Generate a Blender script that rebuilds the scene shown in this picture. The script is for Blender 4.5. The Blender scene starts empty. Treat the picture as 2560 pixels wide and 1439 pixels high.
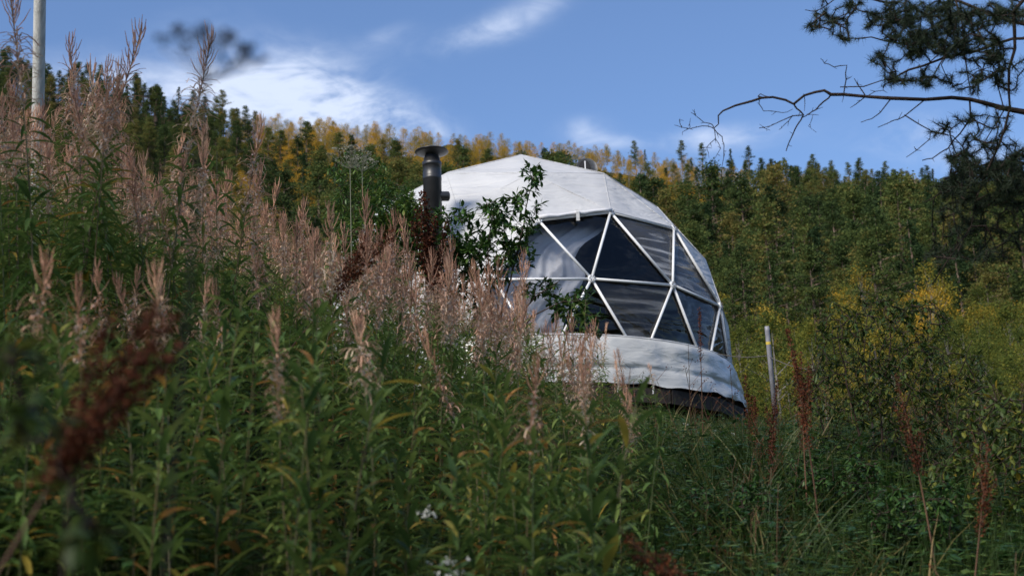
import bpy, math, random
import numpy as np
from mathutils import Vector, Matrix, noise
R = random.Random(7)
rng = np.random.default_rng(7)
sc = bpy.context.scene
col = sc.collection
pi = math.pi

# ------------------------------------------------------------------ camera
F, PITCH, ROLL = 3555.0, 0.2629, -0.0357          # focal length in photo pixels (2560 wide)
cp, sp = math.cos(PITCH), math.sin(PITCH)
fw = np.array([0, cp, sp]); up0 = np.array([0, -sp, cp]); rt0 = np.array([1., 0, 0])
rt = rt0*math.cos(ROLL) + up0*math.sin(ROLL)
up = -rt0*math.sin(ROLL) + up0*math.cos(ROLL)
def proj(p):
    p = np.asarray(p, float); d = p @ fw
    return 1280 + F*(p @ rt)/d, 719.5 - F*(p @ up)/d, d
def ray(px, py):
    v = fw + rt*(px-1280)/F + up*(719.5-py)/F
    return v                                       # depth 1 along the view axis
def at(px, py, dist):
    v = ray(px, py); return v/np.linalg.norm(v)*dist
cam_d = bpy.data.cameras.new('camera'); cam = bpy.data.objects.new('camera', cam_d); col.objects.link(cam)
cam.matrix_world = Matrix(((rt[0], up[0], -fw[0], 0), (rt[1], up[1], -fw[1], 0), (rt[2], up[2], -fw[2], 0), (0, 0, 0, 1)))
cam_d.sensor_width = 36; cam_d.lens = F*36/2560; cam_d.clip_start = .05; cam_d.clip_end = 6000
cam_d.dof.use_dof = True; cam_d.dof.focus_distance = 11.5; cam_d.dof.aperture_fstop = 4.6
sc.camera = cam

# ------------------------------------------------------------------ sky, sun, exposure
SUN_EL, SUN_AZ = math.radians(40), math.radians(216)    # behind the camera, slightly left
w = bpy.data.worlds.new('World'); sc.world = w; w.use_nodes = True
nt = w.node_tree; nt.nodes.clear(); N = nt.nodes.new; L = nt.links.new
out = N('ShaderNodeOutputWorld'); bg = N('ShaderNodeBackground'); bg.inputs[1].default_value = 0.085
sky = N('ShaderNodeTexSky'); sky.sky_type = 'NISHITA'; sky.sun_disc = False
sky.sun_elevation = SUN_EL; sky.sun_rotation = SUN_AZ; sky.altitude = 300; sky.air_density = 1.0; sky.dust_density = 1.6; sky.ozone_density = 2.2
tc = N('ShaderNodeTexCoord')
def math_n(op, a, b=None, c=None, clamp=False):
    n = N('ShaderNodeMath'); n.operation = op; n.use_clamp = clamp
    for i, v in enumerate((a, b, c)):
        if v is None: continue
        if isinstance(v, (int, float)): n.inputs[i].default_value = v
        else: L(v, n.inputs[i])
    return n.outputs[0]
def vdot(v, c):
    n = N('ShaderNodeVectorMath'); n.operation = 'DOT_PRODUCT'; L(v, n.inputs[0]); n.inputs[1].default_value = tuple(c); return n.outputs['Value']
D_ = tc.outputs['Generated']
# clouds: (px, py, half width px, half height px, tilt deg, weight)
blobs = [(740, 240, 250, 115, 14, 1.25), (900, 280, 260, 60, 18, .85), (300, 215, 330, 55, 6, .85), (560, 230, 150, 60, 0, .5), (1010, 315, 120, 45, 10, .5),
         (1170, 95, 160, 38, -14, .5), (1320, 25, 140, 44, -26, .5), (965, 90, 80, 24, -20, .34),
         (1470, 335, 75, 45, 0, .7), (1800, 345, 170, 36, -4, .7), (2270, 330, 150, 60, -6, .7), (1560, 355, 80, 20, 0, .4),
         (2430, 400, 200, 40, -8, .5), (420, 60, 220, 40, -20, .12)]
ns = N('ShaderNodeTexNoise'); ns.inputs['Scale'].default_value = 9; ns.inputs['Detail'].default_value = 7; ns.inputs['Roughness'].default_value = .6; ns.inputs['Distortion'].default_value = .5
mp = N('ShaderNodeMapping'); mp.inputs['Scale'].default_value = (1, 1, 1.9); mp.inputs['Rotation'].default_value = (0, .25, 0); L(D_, mp.inputs[0]); L(mp.outputs[0], ns.inputs[0])
tot = None
for (px, py, sx, sy, tl, wt) in blobs:
    c = ray(px, py); c = c/np.linalg.norm(c)
    r_ = rt*math.cos(math.radians(tl)) - up*math.sin(math.radians(tl)); u_ = rt*math.sin(math.radians(tl)) + up*math.cos(math.radians(tl))
    r_ = r_ - c*(r_@c); u_ = u_ - c*(u_@c)
    a = math_n('MULTIPLY', math_n('SUBTRACT', vdot(D_, r_), 0.0), F/sx); b = math_n('MULTIPLY', vdot(D_, u_), F/sy)
    q = math_n('ADD', math_n('MULTIPLY', a, a), math_n('MULTIPLY', b, b))
    g = math_n('MULTIPLY', math_n('POWER', 2.718, math_n('MULTIPLY', q, -1.0)), wt)
    g = math_n('MULTIPLY', g, math_n('GREATER_THAN', vdot(D_, c), 0))
    tot = g if tot is None else math_n('ADD', tot, g)
# a loose cloud field over the whole sky, thinner towards the view where single clouds stand
n2 = N('ShaderNodeTexNoise'); n2.inputs['Scale'].default_value = 2.6; n2.inputs['Detail'].default_value = 6; n2.inputs['Roughness'].default_value = .58
mp2 = N('ShaderNodeMapping'); mp2.inputs['Scale'].default_value = (1, 1, 2.2); mp2.inputs['Location'].default_value = (3.1, 1.7, 0.4); L(D_, mp2.inputs[0]); L(mp2.outputs[0], n2.inputs[0])
back = math_n('MULTIPLY', math_n('SUBTRACT', n2.outputs[0], .50), 3.0, clamp=True)
away = N('ShaderNodeMapRange'); away.interpolation_type = 'SMOOTHSTEP'; L(vdot(D_, fw), away.inputs[0])
away.inputs[1].default_value = .90; away.inputs[2].default_value = .2; away.inputs[3].default_value = 0; away.inputs[4].default_value = 1
back = math_n('MULTIPLY', back, away.outputs[0])
ns2 = N('ShaderNodeTexNoise'); ns2.inputs['Scale'].default_value = 30; ns2.inputs['Detail'].default_value = 6; ns2.inputs['Distortion'].default_value = 1.2; L(mp.outputs[0], ns2.inputs[0])
body = math_n('MULTIPLY', tot, math_n('ADD', math_n('MULTIPLY', ns.outputs[0], 3.0), math_n('MULTIPLY_ADD', ns2.outputs[0], 1.3, -1.45)))
cm = N('ShaderNodeMapRange'); cm.interpolation_type = 'SMOOTHSTEP'; L(body, cm.inputs[0]); cm.inputs[1].default_value = .02; cm.inputs[2].default_value = 1.45
cloud = math_n('MAXIMUM', math_n('MULTIPLY', cm.outputs[0], .95), math_n('MULTIPLY', back, .85), clamp=True)
hs = N('ShaderNodeHueSaturation'); hs.inputs['Saturation'].default_value = 1.0; hs.inputs['Value'].default_value = 1.0; L(sky.outputs[0], hs.inputs['Color'])
tintn = N('ShaderNodeMix'); tintn.data_type = 'RGBA'; tintn.blend_type = 'MULTIPLY'; tintn.inputs[0].default_value = 1
L(hs.outputs[0], tintn.inputs[6]); tintn.inputs[7].default_value = (.94, 1.05, 1.22, 1)
mixc = N('ShaderNodeMix'); mixc.data_type = 'RGBA'; L(cloud, mixc.inputs[0]); L(tintn.outputs[2], mixc.inputs[6]); mixc.inputs[7].default_value = (5.2, 5.9, 7.4, 1)
L(mixc.outputs[2], bg.inputs[0]); L(bg.outputs[0], out.inputs[0])
sun_d = bpy.data.lights.new('sun', 'SUN'); sun = bpy.data.objects.new('sun', sun_d); col.objects.link(sun)
sun_d.energy = 2.7; sun_d.angle = math.radians(18); sun_d.color = (1, .92, .80)
# Nishita: rotation 0 is +Y, turning clockwise seen from above
sdir = Vector((math.sin(SUN_AZ)*math.cos(SUN_EL), math.cos(SUN_AZ)*math.cos(SUN_EL), math.sin(SUN_EL)))
sun.rotation_euler = sdir.to_track_quat('Z', 'Y').to_euler()
sc.view_settings.view_transform = 'Standard'; sc.view_settings.look = 'None'; sc.view_settings.gamma = 1
sc.view_settings.use_curve_mapping = False; sc.view_settings.exposure = 0.80
sc.cycles.max_bounces = 6; sc.cycles.diffuse_bounces = 3; sc.cycles.glossy_bounces = 2; sc.cycles.transmission_bounces = 4; sc.cycles.transparent_max_bounces = 8

# ------------------------------------------------------------------ materials
def new_mat(name):
    m = bpy.data.materials.new(name); m.use_nodes = True; m.node_tree.nodes.clear(); return m, m.node_tree
def ramp(nt, stops):
    r = nt.nodes.new('ShaderNodeValToRGB'); e = r.color_ramp.elements
    while len(e) > 1: e.remove(e[-1])
    e[0].position = stops[0][0]; e[0].color = (*stops[0][1], 1)
    for p, c in stops[1:]:
        x = e.new(p); x.color = (*c, 1)
    return r
def leaf_mat(name, stops, trans=.3, rough=.55, spec=.25, rnd=.35):
    """colour from the per-leaf 'tint' attribute plus a per-object shift"""
    m, nt = new_mat(name); N = nt.nodes.new; L = nt.links.new
    a = N('ShaderNodeAttribute'); a.attribute_name = 'tint'
    oi = N('ShaderNodeObjectInfo')
    s = N('ShaderNodeMath'); s.operation = 'MULTIPLY_ADD'; L(oi.outputs['Random'], s.inputs[0]); s.inputs[1].default_value = rnd; s.inputs[2].default_value = -rnd/2
    t = N('ShaderNodeMath'); t.operation = 'ADD'; t.use_clamp = True; L(a.outputs['Fac'], t.inputs[0]); L(s.outputs[0], t.inputs[1])
    r = ramp(nt, stops); L(t.outputs[0], r.inputs[0])
    p = N('ShaderNodeBsdfPrincipled'); L(r.outputs[0], p.inputs['Base Color']); p.inputs['Roughness'].default_value = rough; p.inputs['Specular IOR Level'].default_value = spec
    tr = N('ShaderNodeBsdfTranslucent'); L(r.outputs[0], tr.inputs[0]); mx = N('ShaderNodeMixShader'); mx.inputs[0].default_value = trans
    L(p.outputs[0], mx.inputs[1]); L(tr.outputs[0], mx.inputs[2]); o = N('ShaderNodeOutputMaterial'); L(mx.outputs[0], o.inputs[0]); return m
def simple_mat(name, c1, c2=None, scale=8, rough=.6, spec=.4, metal=0, bump=0, bscale=40, stretch=(1, 1, 1)):
    m, nt = new_mat(name); N = nt.nodes.new; L = nt.links.new
    p = N('ShaderNodeBsdfPrincipled'); p.inputs['Roughness'].default_value = rough; p.inputs['Specular IOR Level'].default_value = spec; p.inputs['Metallic'].default_value = metal
    tc = N('ShaderNodeTexCoord'); mp = N('ShaderNodeMapping'); mp.inputs['Scale'].default_value = stretch; L(tc.outputs['Object'], mp.inputs[0])
    n = N('ShaderNodeTexNoise'); n.inputs['Scale'].default_value = scale; n.inputs['Detail'].default_value = 5; L(mp.outputs[0], n.inputs[0])
    r = ramp(nt, [(.35, c1), (.65, c2 or c1)]); L(n.outputs[0], r.inputs[0]); L(r.outputs[0], p.inputs['Base Color'])
    if bump:
        n2 = N('ShaderNodeTexNoise'); n2.inputs['Scale'].default_value = bscale; n2.inputs['Detail'].default_value = 4; L(mp.outputs[0], n2.inputs[0])
        b = N('ShaderNodeBump'); b.inputs['Strength'].default_value = bump; b.inputs['Distance'].default_value = .02; L(n2.outputs[0], b.inputs['Height']); L(b.outputs[0], p.inputs['Normal'])
    o = N('ShaderNodeOutputMaterial'); L(p.outputs[0], o.inputs[0]); return m
G1, G2, G3 = (.016, .055, .014), (.042, .11, .026), (.085, .15, .035)
M = {}
M['fw_leaf'] = leaf_mat('fireweed_leaf', [(0, (.042, .085, .026)), (.45, (.105, .175, .042)), (.8, (.19, .24, .06)), (.9, (.40, .30, .05)), (1, (.36, .18, .05))], .38, .55, .2)
M['fw_stem'] = leaf_mat('fireweed_stem', [(0, (.05, .075, .025)), (1, (.11, .08, .04))], 0, .6, .3)
M['fw_pod'] = leaf_mat('fireweed_pod', [(0, (.28, .14, .09)), (.4, (.60, .34, .23)), (.7, (.72, .48, .33)), (1, (.74, .60, .42))], .25, .7, .2)
M['fluff'] = leaf_mat('seed_fluff', [(0, (.40, .32, .28)), (1, (.6, .53, .47))], .4, .9, .1)
M['dock'] = leaf_mat('dock_seed', [(0, (.035, .011, .007)), (.5, (.10, .028, .013)), (1, (.18, .055, .02))], .15, .7, .2)
M['dock_stem'] = leaf_mat('dock_stem', [(0, (.07, .035, .022)), (1, (.16, .085, .05))], 0, .6, .3)
M['shrub_leaf'] = leaf_mat('shrub_leaf', [(0, (.02, .055, .014)), (.6, (.055, .12, .024)), (1, (.13, .18, .034))], .3, .45, .35)
M['willow_leaf'] = leaf_mat('willow_leaf', [(0, (.03, .06, .016)), (.5, (.07, .11, .022)), (.8, (.22, .20, .03)), (1, (.34, .24, .03))], .35, .5, .3)
M['bark'] = simple_mat('dark_bark', (.018, .013, .012), (.04, .028, .023), 30, .85, .2, bump=.6, bscale=60)
M['twig'] = simple_mat('twig', (.03, .02, .016), (.06, .042, .032), 40, .8, .2)
M['needle'] = leaf_mat('pine_needle', [(0, (.008, .018, .009)), (1, (.022, .038, .014))], .1, .6, .3)
M['pine'] = leaf_mat('far_pine_foliage', [(0, (.025, .042, .017)), (.4, (.058, .09, .027)), (.7, (.11, .135, .036)), (1, (.19, .15, .045))], .4, .8, .1, .9)
M['spruce'] = leaf_mat('far_spruce_foliage', [(0, (.02, .042, .018)), (.6, (.04, .07, .024)), (1, (.07, .10, .03))], .4, .8, .1, .7)
M['birch'] = leaf_mat('far_birch_foliage', [(0, (.16, .14, .025)), (.35, (.34, .23, .025)), (.7, (.50, .30, .024)), (1, (.55, .27, .025))], .35, .6, .2, .9)
M['alder'] = leaf_mat('green_birch_foliage', [(0, (.06, .085, .02)), (.4, (.13, .15, .028)), (.75, (.24, .205, .032)), (1, (.31, .21, .03))], .45, .7, .1, .8)
M['far_bark'] = simple_mat('far_bark', (.09, .06, .045), (.18, .13, .10), 3, .85, .2)
M['birch_bark'] = simple_mat('birch_bark', (.22, .2, .18), (.08, .07, .06), 6, .7, .2)
M['grass'] = leaf_mat('grass_blade', [(0, (.022, .045, .012)), (.4, (.055, .09, .022)), (.7, (.13, .12, .035)), (1, (.28, .20, .09))], .3, .5, .3)
M['white_flower'] = leaf_mat('white_flower', [(0, (.5, .5, .46)), (1, (.75, .75, .72))], .2, .7, .2)
M['umbel'] = leaf_mat('umbel_seed', [(0, (.02, .018, .02)), (1, (.07, .06, .05))], 0, .8, .1)
M['umbel_pale'] = leaf_mat('umbel_pale', [(0, (.12, .13, .09)), (1, (.35, .34, .28))], .1, .8, .1)
M['steel'] = simple_mat('white_painted_steel', (.60, .61, .62), (.66, .67, .68), 4, .4, .5)
M['black_steel'] = simple_mat('black_enamel', (.010, .010, .012), (.018, .018, .02), 5, .42, .6)
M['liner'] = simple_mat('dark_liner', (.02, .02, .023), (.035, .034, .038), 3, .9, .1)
M['curtain'] = simple_mat('grey_curtain', (.54, .54, .56), (.60, .60, .62), 5, .85, .2)
M['wood_dark'] = simple_mat('dark_deck_timber', (.018, .015, .014), (.04, .032, .028), 12, .8, .2, bump=.3)
M['pole_white'] = simple_mat('weathered_white_paint', (.42, .42, .40), (.60, .60, .58), 10, .7, .3, bump=.3, bscale=30, stretch=(3, 3, .4))
M['post_grey'] = simple_mat('grey_plastic_post', (.2, .2, .23), (.28, .28, .31), 12, .55, .4)
M['yellow'] = simple_mat('yellow_tape', (.55, .40, .06), (.6, .45, .08), 12, .6, .4)
M['wire'] = simple_mat('dull_wire', (.10, .09, .08), None, 10, .6, .4)

def fabric_mat(name, col_, rough, wr_scale, wr_strength, dist=.03, stretch=(1, 1, 3), rot=(0.5, .3, .6), spec=.4, dirt=.12):
    m, nt = new_mat(name); N = nt.nodes.new; L = nt.links.new
    p = N('ShaderNodeBsdfPrincipled'); p.inputs['Roughness'].default_value = rough; p.inputs['Specular IOR Level'].default_value = spec
    tc = N('ShaderNodeTexCoord'); mp = N('ShaderNodeMapping'); mp.inputs['Scale'].default_value = stretch; mp.inputs['Rotation'].default_value = rot; L(tc.outputs['Object'], mp.inputs[0])
    n = N('ShaderNodeTexNoise'); n.inputs['Scale'].default_value = wr_scale; n.inputs['Detail'].default_value = 3; n.inputs['Distortion'].default_value = .6; L(mp.outputs[0], n.inputs[0])
    b = N('ShaderNodeBump'); b.inputs['Strength'].default_value = wr_strength; b.inputs['Distance'].default_value = dist; L(n.outputs[0], b.inputs['Height']); L(b.outputs[0], p.inputs['Normal'])
    n3 = N('ShaderNodeTexNoise'); n3.inputs['Scale'].default_value = 1.1; n3.inputs['Detail'].default_value = 6; L(tc.outputs['Object'], n3.inputs[0])
    r = ramp(nt, [(.3, tuple(c*(1-dirt) for c in col_)), (.7, col_)]); L(n3.outputs[0], r.inputs[0]); L(r.outputs[0], p.inputs['Base Color'])
    o = N('ShaderNodeOutputMaterial'); L(p.outputs[0], o.inputs[0]); return m
M['cover'] = fabric_mat('white_dome_cover', (.46, .463, .47), .5, 1.6, .8, .09, (1, 1, 4), (.9, .5, .6))
M['skirt'] = fabric_mat('white_pvc_skirt', (.46, .465, .455), .3, 2.4, .6, .05, (1, 1, 3.2), (0, 0, 0), .6, .2)
# clear PVC window: see-through with a rippled shine
m, nt_ = new_mat('clear_pvc'); N = nt_.nodes.new; L = nt_.links.new
tcn = N('ShaderNodeTexCoord'); mpn = N('ShaderNodeMapping'); mpn.inputs['Scale'].default_value = (1, 1, 2.6); mpn.inputs['Rotation'].default_value = (.3, .5, 0); L(tcn.outputs['Object'], mpn.inputs[0])
nn = N('ShaderNodeTexNoise'); nn.inputs['Scale'].default_value = .75; nn.inputs['Detail'].default_value = 2.0; nn.inputs['Distortion'].default_value = 1.8; L(mpn.outputs[0], nn.inputs[0])
bp = N('ShaderNodeBump'); bp.inputs['Strength'].default_value = .8; bp.inputs['Distance'].default_value = .09; L(nn.outputs[0], bp.inputs['Height'])
gl = N('ShaderNodeBsdfGlossy'); gl.inputs['Roughness'].default_value = .035; L(bp.outputs[0], gl.inputs['Normal'])
tp = N('ShaderNodeBsdfTransparent'); tp.inputs[0].default_value = (.90, .91, .93, 1)
fr = N('ShaderNodeFresnel'); fr.inputs[0].default_value = 1.6; L(bp.outputs[0], fr.inputs[1])
fa = N('ShaderNodeMath'); fa.operation = 'MULTIPLY_ADD'; fa.use_clamp = True; L(fr.outputs[0], fa.inputs[0]); fa.inputs[1].default_value = .8; fa.inputs[2].default_value = .0
mx = N('ShaderNodeMixShader'); L(fa.outputs[0], mx.inputs[0]); L(tp.outputs[0], mx.inputs[1]); L(gl.outputs[0], mx.inputs[2])
# reflected sky streaks painted as a milky diffuse layer, stronger on some panes
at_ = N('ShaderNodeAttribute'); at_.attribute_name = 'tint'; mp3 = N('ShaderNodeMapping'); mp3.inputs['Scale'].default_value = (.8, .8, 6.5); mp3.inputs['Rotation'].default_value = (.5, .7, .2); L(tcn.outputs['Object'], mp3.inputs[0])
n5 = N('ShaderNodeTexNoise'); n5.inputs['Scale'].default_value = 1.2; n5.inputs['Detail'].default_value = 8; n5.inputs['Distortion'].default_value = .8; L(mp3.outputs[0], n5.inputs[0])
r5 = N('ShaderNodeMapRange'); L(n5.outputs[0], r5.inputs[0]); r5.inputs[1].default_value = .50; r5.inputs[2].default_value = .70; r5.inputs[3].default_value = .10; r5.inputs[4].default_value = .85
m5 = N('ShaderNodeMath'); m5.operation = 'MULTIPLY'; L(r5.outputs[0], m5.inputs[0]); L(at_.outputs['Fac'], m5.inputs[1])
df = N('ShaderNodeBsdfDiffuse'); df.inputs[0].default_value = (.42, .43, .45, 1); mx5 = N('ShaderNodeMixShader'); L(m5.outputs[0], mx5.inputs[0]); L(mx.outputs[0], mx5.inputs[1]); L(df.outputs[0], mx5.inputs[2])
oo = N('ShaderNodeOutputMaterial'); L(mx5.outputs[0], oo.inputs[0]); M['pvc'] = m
# ground
m, nt_ = new_mat('hillside_soil'); N = nt_.nodes.new; L = nt_.links.new
geo = N('ShaderNodeNewGeometry'); n = N('ShaderNodeTexNoise'); n.inputs['Scale'].default_value = .09; n.inputs['Detail'].default_value = 12; n.inputs['Roughness'].default_value = .7; L(geo.outputs['Position'], n.inputs[0])
r = ramp(nt_, [(.3, (.014, .02, .009)), (.5, (.03, .034, .013)), (.65, (.06, .045, .018)), (.8, (.04, .05, .02))]); L(n.outputs[0], r.inputs[0])
p = N('ShaderNodeBsdfPrincipled'); p.inputs['Roughness'].default_value = 1; p.inputs['Specular IOR Level'].default_value = .05; L(r.outputs[0], p.inputs['Base Color'])
n2_ = N('ShaderNodeTexNoise'); n2_.inputs['Scale'].default_value = 6; n2_.inputs['Detail'].default_value = 8; L(geo.outputs['Position'], n2_.inputs[0])
b = N('ShaderNodeBump'); b.inputs['Strength'].default_value = .8; b.inputs['Distance'].default_value = .1; L(n2_.outputs[0], b.inputs['Height']); L(b.outputs[0], p.inputs['Normal'])
o = N('ShaderNodeOutputMaterial'); L(p.outputs[0], o.inputs[0]); M['soil'] = m

# ------------------------------------------------------------------ mesh helpers
class MB:
    def __init__(s): s.v = []; s.f = []; s.m = []; s.t = []; s.n = 0; s.mats = []
    def mi(s, mat):
        if mat not in s.mats: s.mats.append(mat)
        return s.mats.index(mat)
    def add(s, verts, faces, mat, tint=.5):
        verts = np.asarray(verts, float).reshape(-1, 3); k = s.mi(mat); n = s.n
        s.v.append(verts); s.f.extend([tuple(i+n for i in f) for f in faces]); s.m.extend([k]*len(faces))
        s.t.append(np.full(len(verts), tint) if np.isscalar(tint) else np.asarray(tint, float)); s.n += len(verts)
    def merge(s, o, X=None):
        v = np.concatenate(o.v) if o.v else np.zeros((0, 3))
        if X is not None: v = v @ X[:3, :3].T + X[:3, 3]
        mp = [s.mi(m) for m in o.mats]; n = s.n
        s.v.append(v); s.f.extend([tuple(i+n for i in f) for f in o.f]); s.m.extend([mp[k] for k in o.m]); s.t.append(np.concatenate(o.t) if o.t else np.zeros(0)); s.n += len(v)
    def mesh(s, name, smooth=False):
        me = bpy.data.meshes.new(name)
        me.from_pydata(np.concatenate(s.v).tolist(), [], s.f)
        for k in s.mats: me.materials.append(M[k])
        if len(s.mats) > 1: me.polygons.foreach_set('material_index', s.m)
        if smooth: me.polygons.foreach_set('use_smooth', [True]*len(s.f))
        a = me.attributes.new('tint', 'FLOAT', 'POINT'); a.data.foreach_set('value', np.concatenate(s.t)); me.update(); return me
    def obj(s, name, parent=None, smooth=False, loc=None):
        return link(name, s.mesh(name, smooth), parent, loc)
def link(name, me, parent=None, loc=None):
    o = bpy.data.objects.new(name, me); col.objects.link(o)
    if parent is not None: o.parent = parent
    if loc is not None: o.location = tuple(float(c) for c in loc)
    return o
def tag(o, label=None, cat=None, group=None, kind=None):
    if label: o['label'] = label
    if cat: o['category'] = cat
    if group: o['group'] = group
    if kind: o['kind'] = kind
    return o
def empty(name, loc=(0, 0, 0), rz=0):
    o = bpy.data.objects.new(name, None); col.objects.link(o); o.location = tuple(float(c) for c in loc); o.rotation_euler = (0, 0, rz); o.empty_display_size = .2; return o
def frame_of(d):
    d = d/np.linalg.norm(d); a = np.array([0, 0, 1.]) if abs(d[2]) < .9 else np.array([1., 0, 0])
    x = np.cross(a, d); x /= np.linalg.norm(x); return x, np.cross(d, x), d
def tube(mb, pts, rad, mat, n=6, tint=.5, cap=True):
    pts = [np.asarray(p, float) for p in pts]; rad = [rad]*len(pts) if np.isscalar(rad) else rad
    V = []; x = None
    for i, p in enumerate(pts):
        d = pts[min(i+1, len(pts)-1)] - pts[max(i-1, 0)]; d = d/(np.linalg.norm(d)+1e-9)
        if x is None: x, y, _ = frame_of(d)
        else:
            x = x - d*(x@d); x /= np.linalg.norm(x)+1e-9; y = np.cross(d, x)
        for k in range(n):
            a = 2*pi*k/n; V.append(p + (x*math.cos(a) + y*math.sin(a))*rad[i])
    Fc = [(i*n+k, i*n+(k+1) % n, (i+1)*n+(k+1) % n, (i+1)*n+k) for i in range(len(pts)-1) for k in range(n)]
    if cap: Fc += [tuple(range(n-1, -1, -1)), tuple((len(pts)-1)*n+k for k in range(n))]
    mb.add(V, Fc, mat, tint)
def lathe(mb, c, prof, mat, n=24, axis=None, tint=.5):
    x, y, d = (np.array([1., 0, 0]), np.array([0, 1., 0]), np.array([0, 0, 1.])) if axis is None else frame_of(np.asarray(axis, float))
    V = [np.asarray(c)+d*z+(x*math.cos(2*pi*k/n)+y*math.sin(2*pi*k/n))*r for r, z in prof for k in range(n)]
    mb.add(V, [(i*n+k, i*n+(k+1) % n, (i+1)*n+(k+1) % n, (i+1)*n+k) for i in range(len(prof)-1) for k in range(n)], mat, tint)
def box(mb, c, s, mat, rz=0, tint=.5):
    ca, sa = math.cos(rz), math.sin(rz); V = []
    for dz in (-1, 1):
        for dx, dy in ((-1, -1), (1, -1), (1, 1), (-1, 1)):
            x, y = dx*s[0]/2, dy*s[1]/2; V.append((c[0]+x*ca-y*sa, c[1]+x*sa+y*ca, c[2]+dz*s[2]/2))
    mb.add(V, [(3, 2, 1, 0), (4, 5, 6, 7), (0, 1, 5, 4), (1, 2, 6, 5), (2, 3, 7, 6), (3, 0, 4, 7)], mat, tint)
def leaf(mb, base, d, ln, wd, mat, tint=.5, droop=.4, fold=.25, seg=4, upv=None, prof=(0, .75, 1, .7, .04)):
    """a lance-shaped blade folded along its midrib, bending down towards its tip"""
    x, y, d = frame_of(np.asarray(d, float))       # x: sideways, y: up-ish
    if upv is not None: x = np.cross(d, upv); x /= np.linalg.norm(x)+1e-9; y = np.cross(x, d)
    p = np.asarray(base, float).copy(); V = []; dd = d.copy()
    for i in range(seg+1):
        t = i/seg; wv = wd*.5*np.interp(t, np.linspace(0, 1, len(prof)), prof)
        yy = np.cross(x, dd)
        V += [p - x*wv + yy*wv*fold, p.copy(), p + x*wv + yy*wv*fold]
        dd = dd + np.array([0, 0, -droop/seg]); dd /= np.linalg.norm(dd); p = p + dd*ln/seg
    Fc = []
    for i in range(seg):
        a = i*3; Fc += [(a, a+1, a+4, a+3), (a+1, a+2, a+5, a+4)]
    mb.add(V, Fc, mat, tint)
def quads(mb, C, size, mat, tint, flat=0.0, aspect=.6):
    """small leaf-clump faces at points C (n,3), random facing; flat>0 keeps them more level"""
    n = len(C); a = rng.normal(size=(n, 3)); a[:, 2] *= (1-flat); a /= np.linalg.norm(a, axis=1)[:, None]
    b = rng.normal(size=(n, 3)); b -= a*(a*b).sum(1)[:, None]; b /= np.linalg.norm(b, axis=1)[:, None]
    size = np.broadcast_to(size, (n,))[:, None]*rng.uniform(.6, 1.3, (n, 1))
    V = np.stack([C-a*size*.5, C+b*size*aspect*.5, C+a*size*.5, C-b*size*aspect*.5], 1).reshape(-1, 3)
    mb.add(V, [(4*i, 4*i+1, 4*i+2, 4*i+3) for i in range(n)], mat, np.repeat(np.broadcast_to(tint, (n,)), 4))
def scatter(name, meshes, pts, rot, scl, idx, label=None):
    """one object made of many copies of hidden source meshes (geometry nodes)"""
    src = bpy.data.collections.new(name+'_sources')
    for i, me in enumerate(meshes): src.objects.link(bpy.data.objects.new('source%03d_%s' % (i, name), me))
    me = bpy.data.meshes.new(name); me.from_pydata([tuple(map(float, p)) for p in pts], [], [])
    a = me.attributes.new('rot', 'FLOAT_VECTOR', 'POINT'); a.data.foreach_set('vector', np.asarray(rot, float).ravel())
    a = me.attributes.new('scl', 'FLOAT', 'POINT'); a.data.foreach_set('value', np.asarray(scl, float))
    a = me.attributes.new('idx', 'INT', 'POINT'); a.data.foreach_set('value', np.asarray(idx, int))
    o = link(name, me)
    g = bpy.data.node_groups.new(name, 'GeometryNodeTree')
    g.interface.new_socket('Geometry', in_out='INPUT', socket_type='NodeSocketGeometry'); g.interface.new_socket('Geometry', in_out='OUTPUT', socket_type='NodeSocketGeometry')
    N = g.nodes.new; L = g.links.new
    gi, go = N('NodeGroupInput'), N('NodeGroupOutput'); ci = N('GeometryNodeCollectionInfo'); ci.inputs['Collection'].default_value = src
    ci.inputs['Separate Children'].default_value = True; ci.inputs['Reset Children'].default_value = True
    iop = N('GeometryNodeInstanceOnPoints'); iop.inputs['Pick Instance'].default_value = True
    def attr(nm, t):
        n = N('GeometryNodeInputNamedAttribute'); n.data_type = t; n.inputs['Name'].default_value = nm; return n.outputs['Attribute']
    er = N('FunctionNodeEulerToRotation'); L(attr('rot', 'FLOAT_VECTOR'), er.inputs[0])
    L(gi.outputs[0], iop.inputs['Points']); L(ci.outputs[0], iop.inputs['Instance']); L(er.outputs[0], iop.inputs['Rotation'])
    L(attr('scl', 'FLOAT'), iop.inputs['Scale']); L(attr('idx', 'INT'), iop.inputs['Instance Index']); L(iop.outputs[0], go.inputs[0])
    md = o.modifiers.new('copies', 'NODES'); md.node_group = g
    return o

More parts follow.
